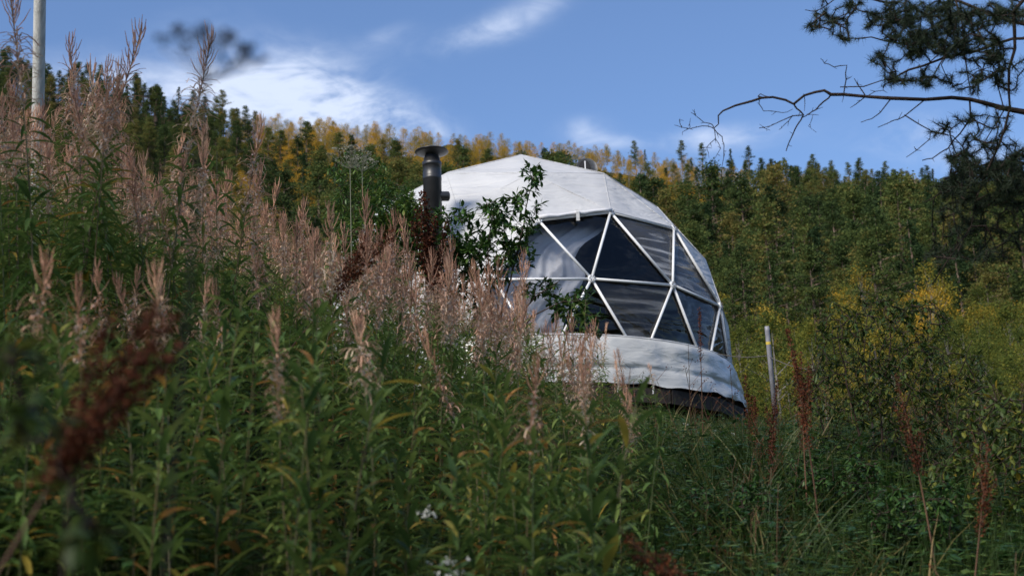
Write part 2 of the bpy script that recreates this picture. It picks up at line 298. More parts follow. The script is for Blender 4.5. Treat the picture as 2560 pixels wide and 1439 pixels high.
# ------------------------------------------------------------------ terrain
def sstep(a, b, x):
    t = np.clip((np.asarray(x, float)-a)/(b-a), 0, 1); return t*t*(3-2*t)
ridge_px = [(-900, 120), (0, 205), (300, 262), (550, 318), (800, 345), (1100, 358), (1500, 398), (1900, 448), (2300, 482), (2560, 500), (3400, 560)]
_rt, _rs = [], []
for a, b in ridge_px:
    v = ray(a, b); _rt.append(v[0]/v[1]); _rs.append(v[2]/v[1])
def ridge_dist(t): return np.interp(t, [-.5, -.33, -.18, 0, .4], [250, 290, 340, 400, 430])
DOME = np.array([.1029, 23.176, 4.840]); DR = 3.5
def ground(x, y):
    x = np.asarray(x, float); y = np.asarray(y, float)
    yy = np.clip(y, -400, 19.2)
    near = -1.2 + .246*yy - .0*x
    near = np.where(y < 0, -1.2 + 12*np.tanh(y*.2/12), near)
    near = near + np.where(y > 19.2, (np.clip(y, 19.2, 27)-19.2)*.02 + np.clip(y-27, 0, 20)*.17, 0)
    left = np.clip(.3 - x, 0, 9); left = .43*(np.sqrt(left**2+.3)-.548)
    near = near + left*(1-.62*sstep(9, 19, y))*sstep(-6, 2, y)
    near = near - (.05*np.clip(x-1, 0, 12)*(1-sstep(10, 16, y)) + .125*np.clip(x, 0, 6)*sstep(10, 16, y)*(1-sstep(23, 34, y)))
    bump_ = .06*np.sin(x*1.3+.7*y)+.05*np.sin(2.1*x-1.1*y+1)
    near = near + bump_*sstep(0, 3, y)*(1-sstep(40, 60, y))
    t = np.clip(x/np.maximum(y, 1), -.6, .6); rs = np.interp(t, _rt, _rs); rd = ridge_dist(t)
    q = np.clip((y-30)/(rd-30), 0, 1)
    s = .175 + (rs-.175)*q**.95
    far = y*s
    far = np.where(y > rd, rd*rs - (y-rd)*.12, far)
    far = far + 2.2*np.sin(x*.045+1)*np.sin(y*.05)*sstep(50, 110, y)*(1-sstep(.75, 1, q))
    k = sstep(27, 60, y)
    return near*(1-k) + far*k
def gz(x, y): return float(ground(x, y))
def axis_pts(lo, hi, fine, n_far):
    a = list(np.arange(fine[0], fine[1], fine[2])); l = fine[0]-np.geomspace(fine[2], fine[0]-lo, n_far); h = fine[1]+np.geomspace(fine[2], hi-fine[1], n_far)
    return np.array(sorted(set(np.round(np.concatenate([l, a, h]), 3))))
xs = axis_pts(-1400, 1400, (-12, 12, .4), 55); ys = axis_pts(-900, 1500, (-4, 40, .4), 75)
XX, YY = np.meshgrid(xs, ys); ZZ = ground(XX, YY)
V = np.stack([XX, YY, ZZ], -1).reshape(-1, 3); nx = len(xs)
mb = MB(); mb.add(V, [(j*nx+i, j*nx+i+1, (j+1)*nx+i+1, (j+1)*nx+i) for j in range(len(ys)-1) for i in range(nx-1)], 'soil')
tag(mb.obj('ground', smooth=True), 'grassy slope rising to a forested hillside', kind='structure')

# ------------------------------------------------------------------ dome tent
def icos(V=3):
    vs = [(0, 0, 1)]; z = 1/math.sqrt(5); r = 2/math.sqrt(5)
    for k in range(5): a = math.radians(72*k); vs.append((r*math.cos(a), r*math.sin(a), z))
    for k in range(5): a = math.radians(72*k+36); vs.append((r*math.cos(a), r*math.sin(a), -z))
    vs.append((0, 0, -1)); vs = [np.array(v, float) for v in vs]; Fs = []
    for k in range(5):
        Fs += [(0, 1+k, 1+(k+1) % 5), (1+k, 6+k, 1+(k+1) % 5), (6+k, 6+(k+1) % 5, 1+(k+1) % 5), (11, 6+(k+1) % 5, 6+k)]
    pts = []; idx = {}; T = []
    def add(p):
        p = p/np.linalg.norm(p); key = tuple(np.round(p, 5)+0.0)
        if key not in idx: idx[key] = len(pts); pts.append(p)
        return idx[key]
    for a, b, c in Fs:
        A, B, C = vs[a], vs[b], vs[c]; g = {}
        for i in range(V+1):
            for j in range(V+1-i): g[i, j] = add((A*(V-i-j)+B*i+C*j)/V)
        for i in range(V):
            for j in range(V-i):
                T.append((g[i, j], g[i+1, j], g[i, j+1]))
                if i+j < V-1: T.append((g[i+1, j], g[i+1, j+1], g[i, j+1]))
    return np.array(pts), T
IP, IT = icos(); ra = 4.8152; ca, sa = math.cos(ra), math.sin(ra)
IP = IP @ np.array([[ca, -sa, 0], [sa, ca, 0], [0, 0, 1]]).T
PANES = [(9, 8, 10), (9, 86, 10), (8, 10, 11), (8, 6, 11), (6, 11, 12), (86, 87, 89), (86, 10, 89), (10, 89, 13), (10, 11, 13), (11, 13, 14), (11, 12, 14), (12, 14, 17)]
pset = {tuple(sorted(t)) for t in PANES}
tent = tag(empty('dome_tent', DOME + np.array([0, 0, -.95])), 'white geodesic dome tent with triangular clear windows and a black stove pipe', 'dome tent')
OFF = np.array([0, 0, .95])
tris = [t for t in IT if min(IP[i][2] for i in t) > -.25]
def orient(t):
    a, b, c = (IP[i] for i in t)
    return t if np.cross(b-a, c-a) @ (a+b+c) > 0 else (t[0], t[2], t[1])
tris = [orient(t) for t in tris]
mb = MB(); liner = MB(); n = 6; vid = {}
CV, CF, LV = [], [], []
def cv(p, e=0):
    k = tuple(np.round(p, 4)+0.)
    if k not in vid:
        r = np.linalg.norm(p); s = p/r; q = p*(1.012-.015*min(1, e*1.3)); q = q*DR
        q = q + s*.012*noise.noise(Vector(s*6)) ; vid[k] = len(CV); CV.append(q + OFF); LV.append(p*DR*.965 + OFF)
    return vid[k]
for t in tris:
    if tuple(sorted(t)) in pset: continue
    A, B, C = (IP[i] for i in t); g = {}
    for i in range(n+1):
        for j in range(n+1-i): g[i, j] = cv((A*(n-i-j)+B*i+C*j)/n, min(i, j, n-i-j)/n*3)
    for i in range(n):
        for j in range(n-i):
            CF.append((g[i, j], g[i+1, j], g[i, j+1]))
            if i+j < n-1: CF.append((g[i+1, j], g[i+1, j+1], g[i, j+1]))
mb.add(CV, CF, 'cover'); mb.obj('cover', tent, smooth=True)
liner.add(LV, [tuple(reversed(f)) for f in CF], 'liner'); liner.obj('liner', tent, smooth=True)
sm_ = MB(); se = set()
for t in tris:
    if tuple(sorted(t)) in pset: continue
    for a, b in ((0, 1), (1, 2), (2, 0)):
        e_ = tuple(sorted((t[a], t[b])))
        if e_ in se or max(IP[e_[0]][2], IP[e_[1]][2]) < 0: continue
        se.add(e_); tube(sm_, [(IP[e_[0]]*(1-q)+IP[e_[1]]*q)*DR*1.012+OFF for q in (0, .5, 1)], .006, 'cover', 6, cap=False)
sm_.obj('seams', tent, smooth=True)['kind'] = 'stuff'
# struts round every window, hubs where they meet
edges = set(); hubs = set()
for t in PANES:
    for a, b in ((0, 1), (1, 2), (2, 0)): edges.add(tuple(sorted((t[a], t[b]))))
    hubs |= set(t)
for a, b in sorted(edges):
    s = MB(); A, B = IP[a]*(DR+.02), IP[b]*(DR+.02); tube(s, [A*.985+B*.015+OFF, (A*.015+B*.985)+OFF], .0205, 'steel', 10); s.obj('strut', tent, smooth=True)
for i in sorted(hubs):
    s = MB(); lathe(s, IP[i]*(DR+.005)+OFF, [(0, -.01), (.055, -.01), (.06, 0), (.06, .03), (.05, .038), (0, .042)], 'steel', 16, axis=IP[i]); h = s.obj('hub', tent)
    s = MB(); x, y, d = frame_of(IP[i])
    for k in range(6):
        a = k*pi/3; tube(s, [IP[i]*(DR+.045)+OFF+(x*math.cos(a)+y*math.sin(a))*.038, IP[i]*(DR+.068)+OFF+(x*math.cos(a)+y*math.sin(a))*.038], .007, 'wire', 6)
    s.obj('bolts', h)['kind'] = 'stuff'
for t in PANES:
    t = orient(t); A, B, C = (IP[i]*(DR-.01) for i in t); n = 8; Vp = []; g = {}; mb = MB()
    for i in range(n+1):
        for j in range(n+1-i):
            p = (A*(n-i-j)+B*i+C*j)/n; s_ = p/np.linalg.norm(p); e = min(i, j, n-i-j)/n*3
            p = p + s_*(.05*e*(.6+noise.noise(Vector(p*1.3+s_*3)))); g[i, j] = len(Vp); Vp.append(p+OFF)
    Fp = []
    for i in range(n):
        for j in range(n-i):
            Fp.append((g[i, j], g[i+1, j], g[i, j+1]))
            if i+j < n-1: Fp.append((g[i+1, j], g[i+1, j+1], g[i, j+1]))
    mb.add(Vp, Fp, 'pvc', {(6, 8, 11): 1., (6, 11, 12): .85, (10, 11, 13): .32, (11, 12, 14): .3, (12, 14, 17): .5}.get(tuple(sorted(t)), .0)); mb.obj('pane', tent, smooth=True)  # per-pane strength of the painted sky reflection
# rolled flap above the window (A1-A2) with its buckle strap
s = MB(); A, B = IP[9]*(DR+.05), IP[8]*(DR+.05)
tube(s, [A*(1-k/8)+B*k/8+OFF+np.array([0, 0, .02+.008*math.sin(k*2.2)]) for k in range(9)], [.03+.006*math.sin(k*1.7) for k in range(9)], 'curtain', 10)
fl = s.obj('rolled_flap', tent, smooth=True)
s = MB(); q = A*.47+B*.53+OFF; box(s, q+np.array([0, -.05, -.03]), (.05, .05, .17), 'cover'); s.obj('buckle_strap', tent)
# skirt: a heavy sheet round the foot of the dome, hanging over the deck edge
na, prof = 260, [(3.44, -.235), (3.50, -.25), (3.535, -.30), (3.56, -.38), (3.565, -.46), (3.575, -.54), (3.59, -.62), (3.60, -.68), (3.585, -.70), (3.60, -.74), (3.625, -.82), (3.645, -.90), (3.66, -.955)]
Vs = []
for i, (r, z) in enumerate(prof):
    for k in range(na):
        a = 2*pi*k/na; q = i/(len(prof)-1)
        dr = .05*noise.noise(Vector((math.cos(a)*7, math.sin(a)*7, z*4.5)))*min(1, i/2) + .035*noise.noise(Vector((math.cos(a)*15, math.sin(a)*15, z*14)))*min(1, i/2)
        dz = .05*q**2*noise.noise(Vector((math.cos(a)*9, math.sin(a)*9, 3))) + .015*noise.noise(Vector((math.cos(a)*3, math.sin(a)*3, 8)))
        Vs.append(np.array([math.cos(a)*(r+dr), math.sin(a)*(r+dr), z+dz]) + OFF)
mb = MB(); mb.add(Vs, [(i*na+k, (i+1)*na+k, (i+1)*na+(k+1) % na, i*na+(k+1) % na) for i in range(len(prof)-1) for k in range(na)], 'skirt'); mb.obj('skirt', tent, smooth=True)
mb = MB(); tube(mb, [np.array([math.cos(2*pi*k/120)*3.475, math.sin(2*pi*k/120)*3.475, -.232])+OFF for k in range(121)], .017, 'cover', 8, cap=False); mb.obj('skirt_hem', tent, smooth=True)
for px in (1652, 1530):
    mb = MB(); t_ = (px-1280)/F; a = math.atan2(-1, (t_*19.6)/3.6); c = np.array([math.cos(a)*3.74, math.sin(a)*3.74, -1.04])+OFF
    tube(mb, [c+np.array([0, 0, .16]), c+np.array([.01, -.01, .05]), c+np.array([-.005, -.01, -.07])], .012, 'skirt', 5); mb.obj('tie_strap', tent)
# vent hood near the top
vb = IP[1]; x, y, d = frame_of(vb)
def hood():
    mb = MB(); Vh = []; nn_ = 14; rows = 6
    c = at(1478, 432, 31.0*F/4800+.0) - DOME
    c = vb*DR*1.0
    ex = rt0; ey = np.array([0, 1., 0])
    for i in range(rows+1):
        for k in range(nn_+1):
            a = pi*k/nn_; s_ = 1-.85*(i/rows)**2
            Vh.append(c + OFF + ex*(.19*math.cos(a)*s_ + .05) + np.array([0, 0, 1])*(.20*math.sin(a)*s_ + .0 - .1*i/rows) + ey*(i/rows*.5-.25))
    mb.add(Vh, [(i*(nn_+1)+k, i*(nn_+1)+k+1, (i+1)*(nn_+1)+k+1, (i+1)*(nn_+1)+k) for i in range(rows) for k in range(nn_)], 'cover')
    h = mb.obj('vent_hood', tent, smooth=True)
    mb = MB(); Vd = [c + OFF + ex*(.11*math.cos(pi*k/nn_) + .02) + np.array([0, 0, 1])*(.165*math.sin(pi*k/nn_)) + ey*-.256 for k in range(nn_+1)]
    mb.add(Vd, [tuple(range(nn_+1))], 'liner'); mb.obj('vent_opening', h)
    mb = MB(); box(mb, c+OFF+ex*.03+ey*-.262+np.array([0, 0, .07]), (.02, .008, .15), 'curtain'); mb.obj('vent_strut', h)
hood()
# stove pipe with a flat rain cap
base = at(1081, 470, 21.0) - DOME + OFF
fl = MB(); prof_ = [(.001, -2.4), (.136, -2.4), (.136, .12), (.140, .125), (.140, .165), (.136, .17), (.136, .335), (.142, .34), (.142, .40), (.120, .405), (.120, .46), (.105, .465), (.105, .545)]
lathe(fl, base, prof_, 'black_steel', 36); pipe = fl.obj('stove_pipe', tent, smooth=False)
for p_ in pipe.data.polygons: p_.use_smooth = abs(p_.normal.z) < .5
s = MB(); lathe(s, base, [(.105, .50), (.20, .535), (.245, .555), (.25, .565), (.245, .572), (.12, .60), (.001, .615)], 'black_steel', 40); s.obj('rain_cap', pipe, smooth=True)
s = MB(); lathe(s, base+np.array([.08, .0, -.13]), [(.001, .175), (.055, .17), (.072, .155), (.072, .0)], 'black_steel', 24, axis=(1, .25, .05)); s.obj('pipe_branch', pipe)
s = MB(); lathe(s, base, [(.131, -.62), (.145, -.62), (.145, -.57), (.131, -.57)], 'black_steel', 30); s.obj('pipe_clamp', pipe)
# inside: floor and a grey curtain behind the left panes
def sph_hit(px, py, r):
    v = ray(px, py); v = v/np.linalg.norm(v); b = v@DOME; c = DOME@DOME-r*r; return v*(b-math.sqrt(max(b*b-c, 0)))
cur_edge = [(530, 1530), (560, 1522), (590, 1492), (615, 1452), (645, 1436), (690, 1462), (740, 1443), (800, 1410), (870, 1396), (930, 1390)]
mb = MB(); Vc = []; nu, nv = 70, 40
for j in range(nv+1):
    py = 540+j/nv*400; xr = np.interp(py, [c[0] for c in cur_edge], [c[1] for c in cur_edge])
    for i in range(nu+1):
        u = i/nu; px = 1170+(xr-1170)*u; p = sph_hit(px, py, 3.10)-DOME
        f_ = .03*math.sin(u*30+j*.55+math.sin(j*.1)) + .016*math.sin(u*71+j*.9)
        Vc.append(p*(1+f_/3.1)+OFF)
mb.add(Vc, [(j*(nu+1)+i, (j+1)*(nu+1)+i, (j+1)*(nu+1)+i+1, j*(nu+1)+i+1) for j in range(nv) for i in range(nu)], 'curtain')
o = mb.obj('curtain', loc=DOME-OFF, smooth=True); tag(o, 'pale grey curtain gathered behind the left windows of the dome', 'curtain')
# deck
deck = tag(empty('deck', DOME+np.array([0, 0, -.95])), 'dark timber deck under the dome tent', 'deck')
nb = 34
for k in range(nb):                                  # boards
    y0 = -3.56+k*7.12/nb; yc = y0+3.56/nb; hw = math.sqrt(max(3.56**2-max(abs(y0), abs(y0+7.12/nb))**2, .03))
    mb = MB(); box(mb, (0, yc, -.02), (2*hw, 7.12/nb-.012, .035), 'wood_dark'); mb.obj('plank', deck)
ns_ = 20
for k in range(ns_):                                 # rim boards
    a0, a1 = 2*pi*k/ns_, 2*pi*(k+1)/ns_; am = (a0+a1)/2; mb = MB()
    box(mb, (math.cos(am)*3.58, math.sin(am)*3.58, -.15), (.04, 2*3.58*math.sin(pi/ns_)*.985, .21), 'wood_dark', rz=am); mb.obj('rim_board', deck)
for k in range(5):
    mb = MB(); y = -2.8+k*1.4; box(mb, (0, y, -.15), (2*math.sqrt(3.5**2-y*y), .05, .19), 'wood_dark'); mb.obj('joist', deck)
for k in range(10):
    a = 2*pi*(k+.5)/10; x, y = math.cos(a)*3.2, math.sin(a)*3.2; g = gz(x+DOME[0], y+DOME[1])-DOME[2]+.95; mb = MB()
    box(mb, (x, y, (g-.26)/2-.05), (.1, .1, abs(-.26-g)+.1), 'wood_dark'); mb.obj('post', deck)

# ------------------------------------------------------------------ pole, marker post, wire
pt, pb = at(104, -260, 12.5), at(94, 345, 12.5)
d_ = (pb-pt); pb2 = pt + d_*1.9
mb = MB(); tube(mb, [pt+(pb2-pt)*k/10 for k in range(11)], [.047+.0006*k for k in range(11)], 'pole_white', 16); mb.v = [mb.v[0]-pb2]
tag(mb.obj('pole', loc=pb2, smooth=True), 'tall weathered white pole rising out of the seed heads', 'pole')
p0, p1 = at(1917, 815, 17.5), at(1940, 1050, 17.5); d_ = p1-p0; p2 = p0+d_*1.25
post = tag(empty('marker_post', p2), 'slanting pale grey marker post with a yellow band', 'post')
mb = MB(); tube(mb, [p0-p2, p0-p2+d_*.05, d_*0], [.027, .029, .032], 'post_grey', 14); mb.obj('shaft', post, smooth=True)
q = p0+d_*.165-p2; mb = MB(); tube(mb, [q, q+d_*.03], .031, 'yellow', 14); mb.obj('band', post)
w0, w1 = at(1918, 889, 17.5), at(1795, 884, 19.2)
mb = MB(); tube(mb, [w0+(w1-w0)*k/10-np.array([0, 0, .03*math.sin(pi*k/10)])-w0 for k in range(11)], .006, 'wire', 5)
w2 = at(2060, 925, 16.8); tube(mb, [(w2-w0)*k/8-np.array([0, 0, .05*math.sin(pi*k/8)]) for k in range(9)], .005, 'wire', 5)
tag(mb.obj('wire', loc=w0), 'thin wire running from the dome past the slanting marker post', 'wire')

# ------------------------------------------------------------------ forest on the hill
def pine_proto(seed, H, kind='pine'):
    r = random.Random(seed); tr = MB(); cr = MB(); lean = r.uniform(-.03, .03)
    tube(tr, [(lean*H*t*t, 0, H*t) for t in (0, .3, .6, .85, .97)], [.016*H, .013*H, .009*H, .004*H, .001*H], 'far_bark', 6)
    C, Tn = [], []
    if kind == 'pine':
        lo = r.uniform(.22, .42); nb = 44
        for b in range(nb):
            t = lo + (1-lo)*(b/nb)**.9; a = r.uniform(0, 2*pi)
            env = (1-(t-lo)/(1-lo))**.75*.95+.07; env *= (.7 + .3*min(1, (t-lo)/.15))
            ln = H*.19*env*r.uniform(.55, 1.2); z = H*t
            e = np.array([math.cos(a)*ln+lean*H*t*t, math.sin(a)*ln, z+ln*r.uniform(.05, .45)])
            if ln > .07*H: tube(tr, [(lean*H*t*t, 0, z), e], [.004*H, .0012*H], 'far_bark', 3, cap=False)
            for c in range(r.randint(2, 4)):
                s = r.uniform(.4, 1.05); cc = np.array([lean*H*t*t, 0, z])*(1-s)+e*s+np.array([r.gauss(0, .25), r.gauss(0, .25), r.gauss(0, .15)])*H*.05
                m_ = 26; C.append(cc+rng.normal(size=(m_, 3))*np.array([.026, .026, .009])*H); Tn.append(np.clip(.5+rng.normal(0, .12)+rng.normal(0, .1, m_), 0, 1))
        C = np.concatenate(C); quads(cr, C, .019*H, 'pine', np.concatenate(Tn), flat=.3, aspect=.55)
    else:
        nb = 60
        for b in range(nb):
            t = .08+.9*(b/nb); a = r.uniform(0, 2*pi); ln = H*.17*(1-t)**.8*r.uniform(.7, 1.15)+.01*H; z = H*t; s = np.linspace(.15, 1, 5)
            for k in s:
                cc = np.array([math.cos(a)*ln*k, math.sin(a)*ln*k, z-ln*k*.35]); m_ = 12
                C.append(cc+rng.normal(size=(m_, 3))*np.array([.014, .014, .008])*H); Tn.append(np.clip(.5+rng.normal(0, .2, m_), 0, 1))
        C = np.concatenate(C); quads(cr, C, .019*H, 'spruce', np.concatenate(Tn), flat=.2, aspect=.5)
    return tr, cr
def birch_proto(seed, H, mat, nclump=60, per=50, size=.019, wide=.24, low=.2):
    r = random.Random(seed); tr = MB(); cr = MB(); bend = r.uniform(-.06, .06)
    tube(tr, [(bend*H*t, bend*.5*H*t*t, H*t) for t in (0, .3, .6, .9)], [.014*H, .011*H, .007*H, .002*H], 'birch_bark', 6)
    C, Tn = [], []
    for c in range(nclump):
        t = low+(1-low)*r.random()**.9; rad = H*wide*math.sin(pi*min(1, max(0, (t-low*.5)/(1.05-low*.5)))**.8)*r.uniform(.35, 1.05)
        a = r.uniform(0, 2*pi); cc = np.array([bend*H*t+math.cos(a)*rad, math.sin(a)*rad, H*t+r.gauss(0, .02)*H])
        if c % 3 == 0: tube(tr, [(bend*H*t*.7, 0, H*t*.72), cc], [.005*H, .001*H], 'birch_bark', 3, cap=False)
        C.append(cc+rng.normal(size=(per, 3))*np.array([.04, .04, .045])*H); Tn.append(np.clip(.45+rng.normal(0, .14)+rng.normal(0, .12, per), 0, 1))
    quads(cr, np.concatenate(C), size*H, mat, np.concatenate(Tn), aspect=.7); return tr, cr
kinds = {'pine': [pine_proto(k, 10.) for k in range(7)], 'spruce': [pine_proto(20+k, 10., 'spruce') for k in range(3)],
         'birch': [birch_proto(40+k, 8., 'birch', wide=.36, low=.06) for k in range(4)], 'alder': [birch_proto(60+k, 8., 'alder') for k in range(4)],
         'scrub': [birch_proto(80+k, 4., 'alder', 70, 60, .022, .30, .05) for k in range(4)]}
kmesh = {k: [(a.mesh(k+'_trunk'), b.mesh(k+'_crown')) for a, b in v] for k, v in kinds.items()}
def joined(a, b, nm):
    m_ = MB(); m_.merge(a); m_.merge(b); return m_.mesh(nm)
kjoin = []; kidx = {}
for k, v in kinds.items():
    kidx[k] = len(kjoin)
    for a, b in v: kjoin.append(joined(a, b, k+'_whole'))
tl = []      # x, y, kind, variant, scale, px, py
tries = 0
def nz(x, y, s, o=0): return noise.noise(Vector((x*s+o, y*s, o)))
for _ in range(26000):
    # even spread over the seen wedge, denser near
    y = 31 + (430-31)*R.random()**.72; t = R.uniform(-.50, .50); x = t*y
    rd = float(ridge_dist(t))
    if y > rd+8: continue
    if R.random() > (.5 if y < 110 else .12 if y < .7*ridge_dist(t) else .36): continue
    z = gz(x, y); px, py, d = proj((x, y, z))
    q = (y-30)/(rd-30); v = nz(x, y, .012, 3)+.5*nz(x, y, .04, 9)
    gold = sstep(.38, .8, q)*(1-sstep(1400, 2500, px))*sstep(380, 720, px)
    pg = .20+.85*float(gold)+.5*v*(1 if q > .3 else .3)
    if q < .15 or y < 85:
        if R.random() < np.interp(y, [45, 62, 110], [1, .75, .3]): k = 'scrub'
        else: k = 'alder' if R.random() < .6+v else ('birch' if R.random() < .35 else ('pine' if R.random() < .7 else 'spruce'))
    else:
        if R.random() < pg: k = 'birch'
        elif R.random() < .18: k = 'alder'
        else: k = 'spruce' if R.random() < .22 else 'pine'
    if px < 560 and k in ('birch',) and R.random() < .75: k = 'pine'
    sclv = {'pine': 1., 'spruce': 1., 'birch': .6, 'alder': .75, 'scrub': .85}[k]*R.uniform(.6, 1.35)
    sclv *= float(np.interp(y, [80, 150, 260, 400], [.75, 1.35, 1.35, .8])*np.interp(px, [0, 450, 750], [.56, .64, 1]))
    # keep the dome's own clearing free
    tl.append((x, y, z-.1, k, R.randrange(len(kinds[k])), sclv, px, py, sclv*(10 if k in ('pine', 'spruce') else 8 if k != 'scrub' else 4)/d))
vis = [i for i, t in enumerate(tl) if -60 < t[6] < 2620 and t[7] > 150]
vis.sort(key=lambda i: -tl[i][8])
lab = {'pine': ('pine_tree', 'dark green pine tree on the forested hillside behind the dome', 'pine tree'), 'spruce': ('spruce_tree', 'narrow dark spruce tree on the forested hillside behind the dome', 'spruce tree'),
       'birch': ('birch_tree', 'golden yellow birch tree on the forested hillside behind the dome', 'birch tree'), 'alder': ('birch_tree', 'yellowish green birch tree on the lower hillside behind the dome', 'birch tree'),
       'scrub': ('bush', 'yellowish green bush at the foot of the hillside behind the dome', 'bush')}
grp = {'pine': 'pines on the hillside', 'spruce': 'spruces on the hillside', 'birch': 'golden birches on the hillside', 'alder': 'green birches on the hillside', 'scrub': 'bushes at the foot of the hill'}
chosen = set(vis[:290])
for i in sorted(chosen):
    x, y, z, k, vi, s, *_r = tl[i]; nm, lb, ct = lab[k]
    e = empty(nm, (x, y, z), R.uniform(0, 6.28)); e.scale = (s, s, s); tag(e, lb, ct, grp[k])
    link('trunk', kmesh[k][vi][0], e); link('crown', kmesh[k][vi][1], e)
rest = [t for i, t in enumerate(tl) if i not in chosen]
o = scatter('forest', kjoin, [t[:3] for t in rest], [(0, 0, R.uniform(0, 6.28)) for _ in rest], [t[5] for t in rest], [kidx[t[3]]+t[4] for t in rest])
tag(o, 'dense autumn forest of pine and birch covering the hillside', 'forest', kind='stuff')
# unseen trees added behind and beside the camera to shade the foreground
behind = []
for k in range(34):
    a = R.uniform(-1.9, 1.9); dd = R.uniform(7, 26); x = math.sin(a)*dd; y = -math.cos(a)*dd*.9-1
    if abs(a) < .75 or (x < 0 and abs(a) < 1.3): continue
    if y > -3 and abs(x) < 9: x = math.copysign(9+R.random()*4, x)
    behind.append((x, y))
behind += [(-1.2, -6.5), (1.8, -5), (4.2, -2.2), (5.8, 2), (8, 5.5), (-5.6, .2), (-7.8, 4.2), (-3.8, -4.5)]
for x, y in behind:
    kd = 'pine' if R.random() < .7 else 'alder'; vi = R.randrange(4); nm, lb, ct = lab[kd]
    e = empty(nm, (x, y, gz(x, y)-.1), R.uniform(0, 6.28)); s = R.uniform(.8, 1.2); e.scale = (s, s, s)
    tag(e, {'pine': 'unseen pine tree added to shade the near slope', 'alder': 'unseen birch tree added to shade the near slope'}[kd], ct, 'unseen trees added for shade')
    link('trunk', kmesh[kd][vi][0], e); link('crown', kmesh[kd][vi][1], e)
from collections import Counter; print('trees', len(tl), 'vis', len(vis), Counter(t[3] for t in tl), Counter(tl[i][3] for i in chosen))

# ------------------------------------------------------------------ fireweed
LV_ = []                                              # six shared leaf meshes for the nearest plants
for k in range(6):
    mb = MB(); leaf(mb, (0, 0, 0), (1, 0, .25), 1.0, .16+.02*(k % 3), 'fw_leaf', .12+.15*k if k < 5 else .93, droop=.5+.25*(k % 3), seg=5, upv=np.array([0, 0, 1.])); LV_.append(mb.mesh('fireweed_leaf', True))
def fireweed(seed, H, head, dense=1.0, single=False):
    """returns stem MB, leaves (MB or list of placements), seed head MB or None"""
    r = random.Random(seed); st = MB(); lv = MB(); hd = MB(); pl = []
    bx, by = r.uniform(-.12, .12)*H, r.uniform(-.12, .12)*H
    P = lambda t: np.array([bx*t*t, by*t*t, H*t])
    tube(st, [P(t) for t in np.linspace(0, 1, 7)], [.0034*(1-.7*t)+.0006 for t in np.linspace(0, 1, 7)], 'fw_stem', 5, r.random())
    top = (1-head/H) if head else .98
    nl = int((74 if not head else 64)*dense*H/1.2); a = r.uniform(0, 6)
    for k in range(nl):
        t = .12+(top-.12)*k/nl; a += 2.4+r.uniform(-.3, .3); p = P(t)
        ln = r.uniform(.11, .19)*(1-.4*(k/nl)**3); el = r.uniform(-.1, .75)+.35*(k/nl)**3
        tint = .25+.35*r.random()+.12*(k/nl)
        if r.random() < .065+(.25 if t < .3 else 0): tint = r.uniform(.85, 1)
        dv = np.array([math.cos(a)*math.cos(el), math.sin(a)*math.cos(el), math.sin(el)])
        if single: pl.append((p, a, el, ln, r.randrange(5) if tint < .85 else 5))
        else: leaf(lv, p, dv, ln, ln*r.uniform(.13, .18), 'fw_leaf', tint, droop=r.uniform(.5, 1.6), seg=4, upv=np.array([0, 0, 1.]))
    if head:
        npd = int(head*150); a = 0
        for k in range(npd):
            s = k/npd; t = top+(1-top)*s*1.0; p = P(t); a += 2.4+r.uniform(-.4, .4)
            tint = min(1, max(0, r.gauss(.55-.3*s, .2)+.1))
            if s > .62:                                # closed pods standing up
                ln = r.uniform(.07, .12)*(1.3-s*.5); sp_ = r.uniform(.1, .75)*(1.5-s)
                dv = np.array([math.cos(a)*sp_, math.sin(a)*sp_, 1.]); dv /= np.linalg.norm(dv)
                e = p+dv*ln; tube(hd, [p, (p+e)/2+np.array([math.cos(a), math.sin(a), 0])*.006, e], [.0013, .0024, .0009], 'fw_pod', 3, tint*.7, cap=False)
            else:                                      # split pods curling outwards
                m_ = 2 if r.random() < .6 else 1
                for c in range(m_):
                    aa = a+c*.5+r.uniform(-.3, .3); ln = r.uniform(.06, .125); pts = []; el = r.uniform(.3, 1.3); q = p.copy()
                    for z in range(5):
                        pts.append(q.copy()); q = q+np.array([math.cos(aa)*math.cos(el), math.sin(aa)*math.cos(el), math.sin(el)])*ln/4; el -= r.uniform(.25, .7)
                    x = np.array([-math.sin(aa), math.cos(aa), 0])*(.0018 if c else .0026); V_ = []
                    for q_ in pts: V_ += [q_-x, q_+x]
                    hd.add(V_, [(2*i, 2*i+1, 2*i+3, 2*i+2) for i in range(4)], 'fw_pod', tint)
                if r.random() < .38:                   # fluff
                    C = p+rng.normal(size=(5, 3))*np.array([.012, .012, .016]); quads(hd, C, .022, 'fluff', rng.random(5), aspect=.3)
    return st, lv, hd if head else None, pl, (bx, by)
heads = [fireweed(100+k, H, h) for k, (H, h) in enumerate([(1.45, .36), (1.6, .42), (1.3, .28), (1.55, .38), (1.4, .42), (1.7, .46), (1.25, .24), (1.5, .32)])]
leafy = [fireweed(200+k, H, 0) for k, H in enumerate([.95, 1.1, .85, 1.0, 1.15, .9])]
def meshes3(t, nm): return [x.mesh(nm+s) if x is not None else None for x, s in zip(t[:3], ('_stem', '_leaves', '_seeds'))]
hm = [meshes3(t, 'fireweed') for t in heads]; lm_ = [meshes3(t, 'fireweed') for t in leafy]
def join3(t, nm):
    m_ = MB()
    for x in t[:3]:
        if x is not None: m_.merge(x)
    return m_.mesh(nm)
fj = [join3(t, 'fireweed_whole') for t in heads+leafy]
